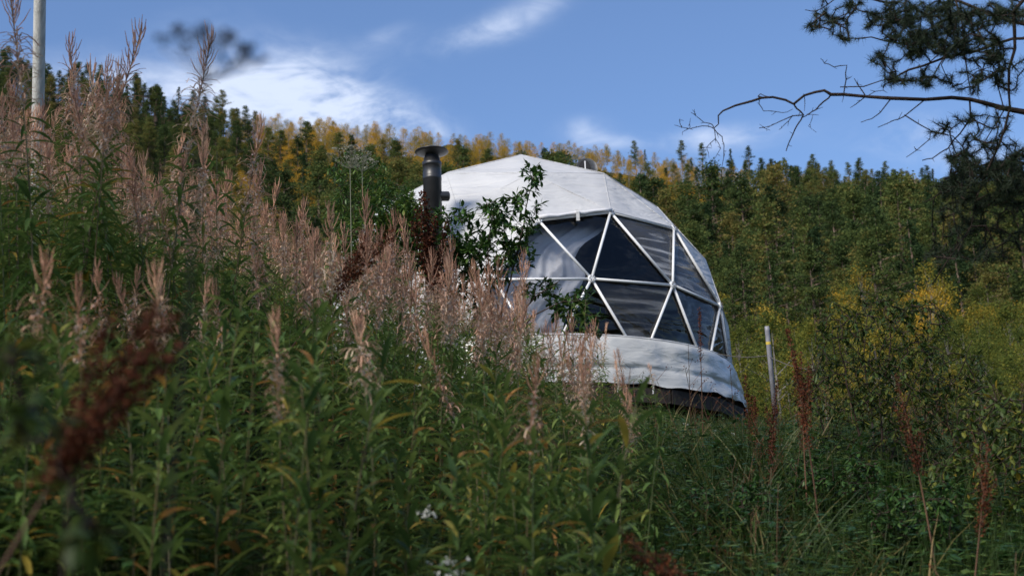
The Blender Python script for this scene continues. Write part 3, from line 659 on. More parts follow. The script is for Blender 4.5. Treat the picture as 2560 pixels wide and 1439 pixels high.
# what height the thicket reaches at each picture column, to shape the plants by their place on the slope
def head_limit(px): return np.interp(px, [0, 150, 400, 650, 800, 950, 1100, 1250, 1350, 1500, 1650, 1800], [150, 180, 250, 320, 370, 430, 500, 660, 770, 900, 1000, 1040])
plants = []
y = 2.7
cells = []
for _ in range(16000):
    y = 2.9+(19.0-2.9)*R.random()**.8; t = R.uniform(-.46, .235); x = t*y
    cells.append((x, y))
def dome_clear(x, y): return (x-DOME[0])**2+(y-DOME[1])**2 > 4.3**2
grid = {}
for x, y in cells:
    s = .16+.0095*y; key = (round(x/s), round(y/s))
    if key in grid or not dome_clear(x, y): continue
    grid[key] = 1; z = gz(x, y); px, py, d = proj((x, y, z))
    if px < -260 or px > 1850: continue
    v = nz(x, y, .5, 2)
    if px > 1500+v*300 and R.random() < .55+(px-1500)/500: continue
    if px > 1400 and y > 12.5 and R.random() < .7: continue
    lim = float(head_limit(px))+R.gauss(20, 80)
    # tallest height whose tip still stays under the limit
    tz = (719.5-lim); ta = math.tan(PITCH+math.atan(tz/F)); hmax = ta*y - z
    if R.random() < ((float(np.interp(px, [400, 900, 1400, 1800], [.85, .8, .62, .4]))+.3*v) if y > 5.6+.3*v*4 else .11):
        k = R.randrange(8); H0 = [1.45, 1.6, 1.3, 1.55, 1.4, 1.7, 1.25, 1.5][k]; s_ = R.uniform(.82, 1.08)
        if y < 5.2: hmax = min(hmax, math.tan(PITCH+math.atan((719.5-float(np.interp(px, [0, 500, 900, 1300, 1600, 1900], [600, 680, 760, 850, 960, 1060])))/F))*y-z)
        s_ = min(s_, hmax/H0)
        if s_ < .45: continue
        plants.append((x, y, z, 'h', k, s_, px, d))
    else:
        k = R.randrange(6); H0 = [.95, 1.1, .85, 1.0, 1.15, .9][k]; s_ = R.uniform(.8, 1.1)*(1.0 if y > 4.5 else .9)
        lim2 = float(np.interp(px, [0, 500, 900, 1300, 1600, 1900], [720, 760, 840, 930, 1010, 1060]))+R.gauss(0, 40)
        ta = math.tan(PITCH+math.atan((719.5-lim2)/F))
        if y < 6.5: s_ = min(s_, (ta*y-z)/H0)
        else: s_ = min(R.uniform(.9, 1.35), (hmax-.15)/H0)
        if s_ < .35: continue
        plants.append((x, y, z, 'l', k, s_, px, d))
# the ones that stand against the sky
sky_pl = [(36, -30, 6.2, 5, 'tall dark fireweed seed head left of the white pole against the sky'), (182, 108, 7.2, 1, 'fireweed seed head just right of the white pole against the sky'),
          (322, 85, 6.8, 4, 'highest forked fireweed seed head between the white pole and the leaning one'), (515, 98, 6.6, 5, 'fireweed seed head leaning right in front of the white cloud'), (245, 180, 7.6, 2, 'short fireweed seed head in the gap between two tall ones by the pole')]
def place_fw(x, y, z, typ, k, s_, label, grp_=None, rz=None, tilt=(0, 0), single=False):
    e = empty('fireweed_plant', (x, y, z), R.uniform(0, 6.28) if rz is None else rz); e.rotation_euler[0] = tilt[0]; e.rotation_euler[1] = tilt[1]; e.scale = (s_,)*3
    tag(e, label, 'fireweed', grp_); ms = hm[k] if typ == 'h' else lm_[k]
    link('stem', ms[0], e)
    if single:
        for (p, a, el, ln, vi) in single_pl[k]:
            o = link('leaf', LV_[vi], e, p); o.rotation_euler = (0, -el, a); o.scale = (ln,)*3
    else: link('leaves', ms[1], e)['kind'] = 'stuff'
    if typ == 'h': link('seed_head', ms[2], e)['kind'] = 'stuff'
single_pl = [fireweed(200+k, H, 0, single=True)[3] for k, H in enumerate([.95, 1.1, .85, 1.0, 1.15, .9])]
for px, py, dist, k, lb in sky_pl:
    tip = at(px, py, dist); H0 = [1.45, 1.6, 1.3, 1.55, 1.4, 1.7, 1.25, 1.5][k]
    bx_, by_ = heads[k][4]; rz = (-math.atan2(by_, bx_)) if px > 250 else (pi-math.atan2(by_, bx_)); bm = math.hypot(bx_, by_)*(1 if px > 250 else -1)
    x, y = tip[0]-bm, tip[1]; g = gz(x, y); s_ = (tip[2]-g)/H0
    place_fw(x, y, g, 'h', k, s_, lb, rz=rz)
    print('sky plant', px, 'scale', round(s_, 2))
plants.sort(key=lambda p: p[7]); inv = [p for p in plants if -40 < p[6] < 2600]
near = inv[:285]
for i, (x, y, z, typ, k, s_, px, d) in enumerate(near):
    sg = typ == 'l' and i < 60
    if typ == 'h': place_fw(x, y, z, typ, k, s_, 'fireweed plant with a dusty pink curled seed head in the near thicket', 'fireweed seed heads in the near thicket', tilt=(R.gauss(0, .06), R.gauss(0, .06)))
    else: place_fw(x, y, z, typ, k, s_, 'leafy green fireweed plant without a seed head in the near thicket', 'leafy fireweeds in the near thicket', tilt=(R.gauss(0, .09), R.gauss(0, .09)), single=sg)
ids = {id(p) for p in near}; far_ = [p for p in plants if id(p) not in ids]
o = scatter('fireweed_thicket', fj, [p[:3] for p in far_], [(R.gauss(0, .06), R.gauss(0, .06), R.uniform(0, 6.28)) for _ in far_], [p[5] for p in far_], [p[4] if p[3] == 'h' else 8+p[4] for p in far_])
tag(o, 'thicket of fireweed with pink seed heads covering the slope before the dome', 'fireweed', kind='stuff')
print('fireweed', len(plants))

# ------------------------------------------------------------------ undergrowth and grass
def tuft(seed, n, h, kind):
    r = random.Random(seed); mb = MB()
    for k in range(n):
        a = r.uniform(0, 6.28); b = np.array([r.gauss(0, .09), r.gauss(0, .09), 0])
        if kind == 'grass':
            ln = h*r.uniform(.5, 1.1); leaf(mb, b, (math.cos(a)*.4, math.sin(a)*.4, 1), ln, .007, 'grass', r.random()*.7 if r.random() < .92 else r.uniform(.75, 1), droop=r.uniform(.5, 1.6), seg=4, fold=.1, prof=(.8, 1, .8, .5, .05))
        else:
            hh = h*r.uniform(.3, 1.); e = b+np.array([math.cos(a)*.05, math.sin(a)*.05, hh])
            tube(mb, [b, e], [.002, .001], 'grass', 3, .2, cap=False)
            for c in range(5):
                aa = r.uniform(0, 6.28); ln = r.uniform(.03, .07); leaf(mb, b+(e-b)*r.uniform(.4, 1), (math.cos(aa), math.sin(aa), r.uniform(0, .5)), ln, ln*.5, 'shrub_leaf', r.random(), droop=.5, seg=2, prof=(.1, 1, .1))
    return mb.mesh('tuft_'+kind)
def dry_tuft(seed):
    r = random.Random(seed); mb = MB()
    for k in range(7):
        a = r.uniform(0, 6.28); b = np.array([r.gauss(0, .12), r.gauss(0, .12), 0]); h = r.uniform(.35, .8); e = b+np.array([math.cos(a)*.25*h, math.sin(a)*.25*h, h])
        tube(mb, [b, (b+e)/2+np.array([0, 0, .04]), e], [.0028, .0022, .0012], 'dock_stem', 3, r.random(), cap=False)
        for c in range(6):
            q = r.uniform(.35, 1); p = b+(e-b)*q; aa = r.uniform(0, 6.28); l_ = r.uniform(.05, .16); f = p+np.array([math.cos(aa)*l_*.7, math.sin(aa)*l_*.7, l_*.7]); tube(mb, [p, f], [.0013, .0008], 'dock_stem', 3, r.random(), cap=False)
            C = f+rng.normal(size=(5, 3))*.012; quads(mb, C, .011, 'dock', rng.random(5))
    return mb.mesh('tuft_dry')
tm = [tuft(1, 34, .5, 'grass'), tuft(2, 30, .38, 'grass'), tuft(3, 40, .6, 'grass'), tuft(4, 30, .30, 'herb'), tuft(5, 40, .42, 'herb'), dry_tuft(6), dry_tuft(7)]
P_, Rt, S_, I_ = [], [], [], []
def px0(t): return 1280+F*t*.97
for _ in range(9000):
    y = 3.0+(40-3.0)*R.random()**1.25; t = R.uniform(-.46, .46); x = t*y
    if (x-DOME[0])**2+(y-DOME[1])**2 < 3.4**2: continue
    if px0(t) < 1500 and y < 17 and R.random() < .93: continue
    z = gz(x, y); px, py, d = proj((x, y, z)); s_ = R.uniform(.6, 1.25)
    if y < 5 and px > 1500: s_ *= .8
    s_ *= float(np.interp(y, [12, 15, 22, 28], [1, .45, .4, 1])); P_.append((x, y, z)); Rt.append((R.gauss(0, .1), R.gauss(0, .1), R.uniform(0, 6.28))); S_.append(s_*(1+max(0, y-20)*.03)); I_.append(R.randrange(3) if R.random() < (.2 if y < 12 else .5) else (3+R.randrange(2) if R.random() < .98 or y > 14 else 5+R.randrange(2)))
tag(scatter('grass', tm, P_, Rt, S_, I_), 'rough grass and small herbs covering the slope', 'grass', kind='stuff')

# ------------------------------------------------------------------ docks, umbels, yarrow
def dock(tip, foot, wid, name_label, seed, seeds_from=.35, n=900, branches=5, sz=.006):
    r = random.Random(seed); g = np.array(foot, float); t_ = np.array(tip, float); e = empty('dock_plant', g); tag(e, name_label, 'dock')
    st = MB(); sd = MB(); ax = t_-g; L_ = np.linalg.norm(ax); side = np.cross(ax/L_, [0, 1, 0]); bow = side*L_*r.uniform(-.03, .03)
    P = lambda s: ax*s+bow*math.sin(pi*s)
    tube(st, [P(s) for s in np.linspace(0, .99, 9)], [.0055*(1-.8*s) for s in np.linspace(0, 1, 9)], 'dock_stem', 5, r.random())
    C = []; Tn = []
    lines = [(P(seeds_from), None)]
    segs = [[P(s) for s in np.linspace(seeds_from, 1, 14)]]
    for b in range(branches):
        s0 = r.uniform(seeds_from-.05, .82); p0 = P(s0); a = r.uniform(0, 6.28); bl = L_*r.uniform(.12, .26)*(1-s0*.4)
        d0 = ax/L_+np.array([math.cos(a), math.sin(a)*.6, 0])*.33; d0 /= np.linalg.norm(d0)
        pts = [p0+d0*bl*q+ax/L_*bl*.25*q*q for q in np.linspace(0, 1, 6)]; segs.append(pts); tube(st, pts, [.0022, .002, .0018, .0016, .0013, .001], 'dock_stem', 4, .3, cap=False)
    tot = sum(np.linalg.norm(s_[-1]-s_[0]) for s_ in segs)
    for s_ in segs:
        ll = np.linalg.norm(s_[-1]-s_[0]); m_ = int(n*ll/tot); q = rng.random(m_)*(len(s_)-1.001); A = np.array(s_); i0 = q.astype(int); fr_ = (q-i0)[:, None]
        # whorls: gather the seeds into knots along the stalk
        base_ = A[i0]*(1-fr_)+A[i0+1]*fr_; knots = np.round(q*2.4)/2.4; k0 = np.clip(knots.astype(int), 0, len(s_)-2); kf = (knots-k0)[:, None]
        kn = A[k0]*(1-kf)+A[k0+1]*kf; base_ = base_*.35+kn*.65; wv = wid*(1-.55*q/(len(s_)-1))[:, None]
        C.append(base_+rng.normal(size=(m_, 3))*wv*np.array([1, 1, .6])); Tn.append(np.clip(rng.normal(.5, .25, m_), 0, 1))
    quads(sd, np.concatenate(C), sz, 'dock', np.concatenate(Tn), aspect=.8)
    st.obj('stem', e); sd.obj('seed_spike', e)['kind'] = 'stuff'; return e
def dock_px(px0, py0, px1, py1, dist, wid, label, seed, frm=.35, n=900, br=5, sz=.011):
    """tip pixel and a lower pixel on the stem; the stem is carried on down to the ground"""
    tip = at(px0, py0, dist); lo = at(px1, py1, dist); d = lo-tip; p = lo.copy()
    for _ in range(400):
        if p[2] <= gz(p[0], p[1]): break
        p = p+d/np.linalg.norm(d)*.02
    seen = np.linalg.norm(lo-tip); tot = np.linalg.norm(p-tip)
    return dock(tip, p, wid, label, seed, max(.1, 1-frm*seen/tot) if frm < 5 else .2, n, br, sz)
dock_px(1056, 478, 1068, 690, 8.2, .026, 'upright rust brown dock spike beside the foot of the black stove pipe', 1, 1.0, 2600, 7, .016)
dock_px(985, 572, 850, 745, 6.6, .020, 'dark rust dock spike leaning right below and left of the stove pipe', 2, 1.05, 1900, 6, .011)
dock_px(388, 765, 165, 1110, 1.7, .011, 'blurred dark red dock spike leaning right close in front at the lower left', 3, 1.0, 2600, 4, .007)
dock_px(1968, 820, 2060, 1439, 6.5, .013, 'tallest rust brown dock spike right of the slanting marker post', 4, .5, 1300, 3, .009)
dock_px(2002, 880, 2030, 1439, 6.9, .011, 'second rust dock spike standing close against the tallest one', 5, .45, 900, 3, .009)
dock_px(1944, 950, 1930, 1250, 7.5, .015, 'short dark dock spike in front of the foot of the marker post', 6, .9, 900, 4, .010)
dock_px(1862, 935, 1880, 1200, 9.5, .015, 'small dark dock spike right below the skirt edge of the dome', 7, .7, 800, 3, .011)
dock_px(1886, 990, 1890, 1250, 8.5, .012, 'slender dock spike between the dome and the marker post', 71, .6, 600, 2, .010)
dock_px(2240, 935, 2330, 1420, 5.6, .011, 'dim rust dock spike in front of the yellowing willow bush', 8, .5, 900, 3, .008)
dock_px(1748, 770, 1758, 1150, 9.0, .010, 'thin dark dock stalk crossing the right end of the skirt', 9, .35, 330, 0, .009)
dock_px(1560, 1340, 1660, 1420, 3.2, .022, 'rust brown dock clump at the bottom edge of the picture', 10, 1.0, 900, 5, .008)
dock_px(2470, 1110, 2440, 1400, 5.2, .014, 'dim rust dock clump low in the shade at the far right', 11, .8, 700, 4, .008)

def umbel(e, top, foot, rad, n1, blob, mat, stem_r, seed, tilt=(0, 0, 1.)):
    r = random.Random(seed); st = MB(); sd = MB(); top = np.asarray(top, float); c0 = top-np.array([0, 0, 1])*rad*.9
    tl_ = np.array(tilt, float)
    x_, y_, u_ = frame_of(tl_); c0 = top-u_*rad*.95
    tube(st, [c0*0+foot, foot*.5+c0*.5+np.array([.01, 0, 0]), c0], [stem_r, stem_r*.9, stem_r*.7], mat, 6, .4)
    for k in range(n1):
        q = math.sqrt((k+.5)/n1)*rad; a = k*2.4+r.uniform(-.2, .2); p = top+x_*math.cos(a)*q+y_*math.sin(a)*q+u_*(-.35*q*q/rad+r.uniform(-.06, .06)*rad)
        tube(st, [c0, (c0*.5+p*.5)+u_*-.08*rad, p-u_*blob*.9], stem_r*.28, mat, 4, .4, cap=False)
        m_ = 16
        D = rng.normal(size=(m_, 3)); D /= np.linalg.norm(D, axis=1)[:, None]; D[:, 2] = abs(D[:, 2])*.5
        for dd in D[:8]: tube(st, [p-u_*blob*.9, p+dd*blob*.8], stem_r*.12, mat, 3, .5, cap=False)
        quads(sd, p+D*blob*rng.uniform(.6, 1, (m_, 1)), blob*.55, mat, rng.random(m_), aspect=.7)
    st.obj('stem', e); sd.obj('seeds', e)['kind'] = 'stuff'
def umbel_px(px, py, dist, rad, n1, blob, mat, sr, lb, seed, foot_off=(0, 0), tilt=(0, 0, 1.)):
    top = at(px, py, dist); fx, fy = top[0]+foot_off[0], top[1]+foot_off[1]; g = np.array([fx, fy, gz(fx, fy)])
    e = empty('hogweed_plant', g); tag(e, lb, 'hogweed'); umbel(e, top-g, np.zeros(3), rad, n1, blob, mat, sr, seed, tilt)
umbel_px(545, 88, 1.15, .040, 18, .0078, 'umbel', .0017, 'blurred dark umbel on a thin stalk against the sky near the upper left', 5, (-.10, .0), (.35, -.55, .8))
umbel_px(875, 372, 13, .20, 26, .03, 'umbel_pale', .005, 'pale dried umbel standing in front of the hill left of the stove pipe', 6)
umbel_px(905, 395, 14.5, .15, 20, .026, 'umbel_pale', .004, 'smaller pale umbel just behind and right of the dried one', 7)
def yarrow(px, py, dist, seed, lb, g=None, n=9, sz=.012, name='yarrow_plant'):
    r = random.Random(seed); top = at(px, py, dist); gg = np.array([top[0], top[1], gz(top[0], top[1])]); h = top-gg
    if h[2] < .08: gg = top-np.array([0, 0, .15]); h = top-gg
    e = empty(name, gg); tag(e, lb, 'yarrow', g); st = MB(); fl_ = MB(); tube(st, [(0, 0, 0), h*.85], [.002, .0015], 'grass', 4, .3, cap=False)
    for k in range(n):
        p = h+np.array([r.gauss(0, .016), r.gauss(0, .016), r.gauss(0, .005)])*(sz/.012); tube(st, [h*.85, p], .0007, 'grass', 3, .3, cap=False)
        quads(fl_, p+rng.normal(size=(7, 3))*sz*.28, sz*.55, 'white_flower', rng.random(7), flat=-.8, aspect=.9)
    st.obj('stem', e); fl_.obj('flowers', e)['kind'] = 'stuff'
yarrow(1062, 1282, 3.6, 1, 'largest white yarrow head among the green leaves below the dome')
yarrow(1130, 1400, 3.3, 2, 'white yarrow head at the bottom edge below the largest one')
yarrow(1125, 1432, 3.2, 3, 'white yarrow head cut off by the bottom edge')
for k, (a, b, dd) in enumerate([(1790, 1075, 12), (1835, 1085, 12), (1745, 1095, 11.5), (1870, 1110, 11), (1960, 1115, 10), (2150, 1205, 8), (2170, 1215, 8), (2300, 1245, 7.5), (2140, 1190, 8.1), (1990, 1160, 9), (2055, 1130, 9.5), (1715, 1060, 13), (1900, 1140, 10)]):
    yarrow(a, b, dd, 10+k, 'small white yarrow head in the grass below the marker post', 'yarrow heads in the grass', 6, .016)

# ------------------------------------------------------------------ leafy shrubs
def network(roots, targets, jit=.3):
    """grow twigs: every target point is tied to the nearest point of what has grown so far"""
    nodes = [np.array(p, float) for r_ in roots for p in r_]; segs = []
    A = np.array(nodes); T_ = sorted(targets, key=lambda p: np.min(np.linalg.norm(A-p, axis=1)))
    nod = list(A)
    for p in T_:
        A = np.array(nod); k = int(np.argmin(np.linalg.norm(A-p, axis=1))); a = A[k]; d = p-a; ln = np.linalg.norm(d)
        j = rng.normal(size=3)*ln*.08*jit/.3; q1 = a+d*.33+j+np.array([0, 0, .05])*ln; q2 = a+d*.67+j*.6
        segs.append([a, q1, q2, p]); nod += [q1, q2, p]
    return segs
def shrub(name, lb, foot, limbs, tips, leaf_mat_, lsz, per, seed, cat='shrub', rad=.012, spread=.08, tint=(.3, .7), group=None, wdt=.42):
    e = empty(name, foot); tag(e, lb, cat, group); foot = np.array(foot, float); r = random.Random(seed)
    br = MB(); lv = MB(); roots = []
    for lm in limbs:
        pts = [np.array(p, float)-foot for p in lm]; roots.append([pts[0]*(1-s)+pts[-1]*s if len(pts) == 2 else p for p in pts for s in (0,)])
        fine = []
        for a, b in zip(pts[:-1], pts[1:]):
            for s in (0, .33, .67): fine.append(a*(1-s)+b*s+rng.normal(size=3)*.006)
        fine.append(pts[-1]); roots[-1] = fine; tube(br, fine, list(np.linspace(rad, rad*.25, len(fine))), 'twig', 6, .5)
    segs = network(roots, [np.array(t)-foot for t in tips])
    for s in segs:
        ln = np.linalg.norm(s[-1]-s[0]); tube(br, s, [.0035, .003, .0022, .0012], 'twig', 4, .5, cap=False)
        for k in range(per):
            q = r.uniform(.25, 1.05)*3; i = min(2, int(q)); f = q-i; p = s[i]*(1-f)+s[i+1]*f
            d = (s[-1]-s[0])/(ln+1e-6)*.6+rng.normal(size=3)*.7+np.array([0, 0, .2]); l_ = lsz*r.uniform(.6, 1.2)
            leaf(lv, p, d/np.linalg.norm(d), l_, l_*wdt, leaf_mat_, r.uniform(*tint) if r.random() > .03 else .95, droop=.7, seg=3, fold=.3, prof=(.05, .85, .9, .05))
    br.obj('branches', e); lv.obj('leaves', e)['kind'] = 'stuff'; return e
def region_tips(polys, n, d0, dj, seed):
    """tip points inside ellipses given in picture pixels, spread in depth"""
    r = random.Random(seed); o = []
    tw = sum(p[4] for p in polys)
    for (cx, cy, sx, sy, wt) in polys:
        for _ in range(int(n*wt/tw)):
            a = r.uniform(0, 6.28); q = math.sqrt(r.random()); o.append(at(cx+math.cos(a)*q*sx, cy+math.sin(a)*q*sy, d0+r.uniform(-dj, dj)))
    return o
D0 = 14.2; ft = at(1215, 1080, D0); ft[2] = gz(ft[0], ft[1])
def line(pts, d): return [at(a, b, d) for a, b in pts]
shrub('willow_shrub', 'dark leafy shrub growing up in front of the left side of the dome', ft,
      [[ft]+line([(1250, 800), (1275, 700), (1295, 620), (1310, 545), (1325, 480), (1340, 425)], D0), [ft]+line([(1200, 800), (1175, 700), (1150, 620), (1120, 560)], D0+.3),
       [ft]+line([(1230, 820), (1225, 700), (1220, 600), (1235, 510)], D0-.2), [ft]+line([(1290, 830), (1330, 790), (1390, 760), (1450, 750)], D0-.5), [ft]+line([(1240, 860), (1340, 740), (1400, 700)], D0-.3)],
      region_tips([(1335, 435, 32, 35, 12), (1325, 500, 38, 30, 16), (1240, 520, 55, 30, 26), (1290, 580, 60, 50, 46), (1180, 580, 70, 50, 42), (1230, 650, 90, 60, 80), (1130, 660, 60, 70, 40), (1310, 650, 50, 30, 14),
                   (1340, 720, 55, 25, 22), (1420, 770, 50, 35, 34), (1460, 735, 25, 15, 7), (1485, 810, 45, 30, 12), (1150, 740, 80, 60, 36), (1050, 600, 60, 90, 60), (1130, 530, 50, 30, 16), (1120, 640, 90, 60, 50)], 560, D0, .45, 1),
      'shrub_leaf', .085, 8, 5, 'shrub', .014, tint=(.1, .75))
ft = at(930, 900, 17.5); ft[2] = gz(ft[0], ft[1])
shrub('willow_shrub', 'green bush behind the pale umbels left of the stove pipe', ft,
      [[ft]+line([(920, 650), (900, 520), (885, 420)], 17.5), [ft]+line([(960, 650), (980, 540), (990, 460)], 17.2), [ft]+line([(900, 650), (860, 520), (845, 440)], 17.8)],
      region_tips([(895, 430, 75, 60, 60), (920, 530, 110, 70, 130), (985, 500, 50, 55, 50), (1020, 560, 50, 60, 50), (900, 640, 100, 70, 110), (960, 660, 100, 70, 110)], 760, 17.5, .7, 2), 'shrub_leaf', .085, 9, 6, 'bush', .014, tint=(.35, .95), wdt=.3)
ft = at(985, 880, 13.5); ft[2] = gz(ft[0], ft[1])
shrub('willow_shrub', 'green bush hiding the dome wall just left of the stove pipe', ft, [[ft]+line(c, 13.5) for c in ([(980, 700), (975, 560), (965, 470)], [(930, 700), (900, 600), (880, 520)], [(1010, 700), (1030, 600), (1035, 520)])],
      region_tips([(960, 520, 70, 60, 60), (900, 600, 70, 70, 70), (1000, 590, 60, 80, 70), (930, 690, 100, 60, 70), (1030, 540, 30, 60, 24), (880, 640, 50, 60, 40)], 620, 13.5, .5, 12), 'shrub_leaf', .075, 9, 13, 'bush', .012, tint=(.25, .95), wdt=.32)
# yellowing willow bush at the right
ft = at(2200, 1230, 8.6); ft[2] = gz(ft[0], ft[1])
shrub('willow_shrub', 'yellowing willow bush right of the rust dock spikes', ft,
      [[ft]+line(c, 8.6+.25*i) for i, c in enumerate([[(2140, 1050), (2110, 920), (2095, 800)], [(2200, 1000), (2230, 860), (2210, 750)], [(2260, 1020), (2320, 880), (2320, 770)], [(2060, 1080), (2040, 980), (2030, 900)], [(2330, 1050), (2400, 930), (2430, 850)], [(2180, 1060), (2160, 900), (2175, 760)]])],
      region_tips([(2090, 870, 60, 90, 40), (2200, 850, 90, 100, 75), (2310, 850, 80, 100, 60), (2120, 980, 120, 80, 90), (2260, 1000, 130, 90, 110), (2400, 980, 90, 110, 70), (2180, 1100, 160, 60, 60), (2370, 1110, 120, 80, 60), (2010, 960, 40, 70, 16), (2200, 760, 150, 40, 20)], 900, 8.7, .9, 3),
      'willow_leaf', .045, 9, 7, 'bush', .009, tint=(.0, .9), wdt=.34)
ft = at(2520, 1330, 7.4); ft[2] = gz(ft[0], ft[1])
shrub('willow_shrub', 'dim green bush filling the lower right corner', ft, [[ft]+line(c, 7.4) for c in ([(2480, 1150), (2450, 1050)], [(2550, 1120), (2560, 1000)], [(2400, 1250), (2340, 1180)])],
      region_tips([(2480, 1060, 90, 110, 60), (2560, 1120, 60, 120, 40), (2400, 1220, 110, 80, 60), (2520, 1260, 80, 90, 40)], 260, 7.4, .7, 4), 'willow_leaf', .05, 8, 8, 'bush', .008, tint=(.0, .55))
for fx_, fy_, fd, lb in ((2080, 1250, 7.2, 'low dark shrub at the foot of the tallest rust dock spike'), (1820, 1330, 6.6, 'low dark shrub near the bottom edge below the marker post'), (2290, 1330, 6.4, 'low dark shrub at the bottom edge below the yellowing bush')):
    ft = at(fx_, fy_+60, fd); ft[2] = gz(ft[0], ft[1])
    shrub('willow_shrub', lb, ft, [[ft, at(fx_-40, fy_-60, fd)], [ft, at(fx_+50, fy_-70, fd)], [ft, at(fx_, fy_-100, fd)]], region_tips([(fx_, fy_, 130, 75, 10), (fx_-60, fy_-60, 70, 60, 5), (fx_+70, fy_-70, 60, 60, 5)], 220, fd, .5, int(fx_)), 'shrub_leaf', .045, 8, int(fx_), 'shrub', .006, tint=(.0, .6))
# blurred leaves close to the lens, lower left
ft = at(120, 1300, 1.35); ft[2] = gz(ft[0], ft[1])
shrub('willow_shrub', 'blurred yellow green sprig close in front at the left edge', ft, [[ft]+line([(180, 1250), (140, 1100), (90, 960), (60, 880)], 1.35)],
      region_tips([(60, 900, 60, 60, 5), (40, 1040, 50, 70, 5), (130, 1090, 40, 90, 3), (200, 1330, 90, 60, 4)], 17, 1.35, .08, 5), 'willow_leaf', .034, 4, 9, 'sprig', .0025, tint=(.45, .8), wdt=.5)

# ------------------------------------------------------------------ the pine at the right
PD = 7.2
Z = lambda pts, d=PD: [at(1660+a*.5003, b*.5003, d) for a, b in pts]
foot = at(2860, 700, 8.2); foot[2] = gz(foot[0], foot[1]); tree = empty('pine_tree', foot); tag(tree, 'dark old pine whose bare and needled branches reach in from the right', 'pine tree')
mb = MB(); tk = [foot+np.array([.0, 0, -.2])]
for k in range(1, 12): tk.append(foot+np.array([.05*math.sin(k*.9), .05*math.cos(k), k*.85]))
tube(mb, [p-foot for p in tk], list(np.linspace(.2, .03, len(tk))), 'bark', 12); mb.obj('trunk', tree, smooth=True)
px2m = PD/F*.5003
limbs = [([(2450, 700), (2100, 640), (1799, 560), (1700, 540), (1600, 515), (1530, 497), (1430, 490), (1300, 497), (1130, 492), (1000, 485), (900, 472), (840, 470), (800, 455), (760, 460), (700, 480), (650, 510), (600, 495), (540, 487), (485, 490), (430, 510), (350, 530), (290, 550), (270, 575), (268, 620), (250, 640)], 17, 3.4, 0),
         ([(2450, 260), (2100, 200), (1799, 190), (1740, 200), (1650, 225), (1560, 255), (1480, 275), (1400, 290), (1300, 330), (1220, 355), (1150, 385), (1080, 405), (1000, 430), (880, 435)], 15, 2.5, .35),
         ([(2450, -150), (2000, -80), (1820, -20), (1790, 10), (1745, 60), (1755, 150), (1750, 250), (1730, 350), (1725, 450), (1730, 540), (1710, 640), (1670, 740), (1620, 850), (1560, 1000), (1530, 1130), (1440, 1270), (1340, 1420)], 17, 3, -.35),
         ([(2450, 300), (2000, 190), (1799, 130), (1740, 110), (1650, 80), (1560, 40), (1460, 0), (1300, -60), (1150, -80)], 16, 6, .1),
         ([(2450, 900), (2000, 850), (1799, 820), (1700, 810), (1620, 815), (1530, 845), (1440, 885), (1400, 895)], 15, 5, .2)]
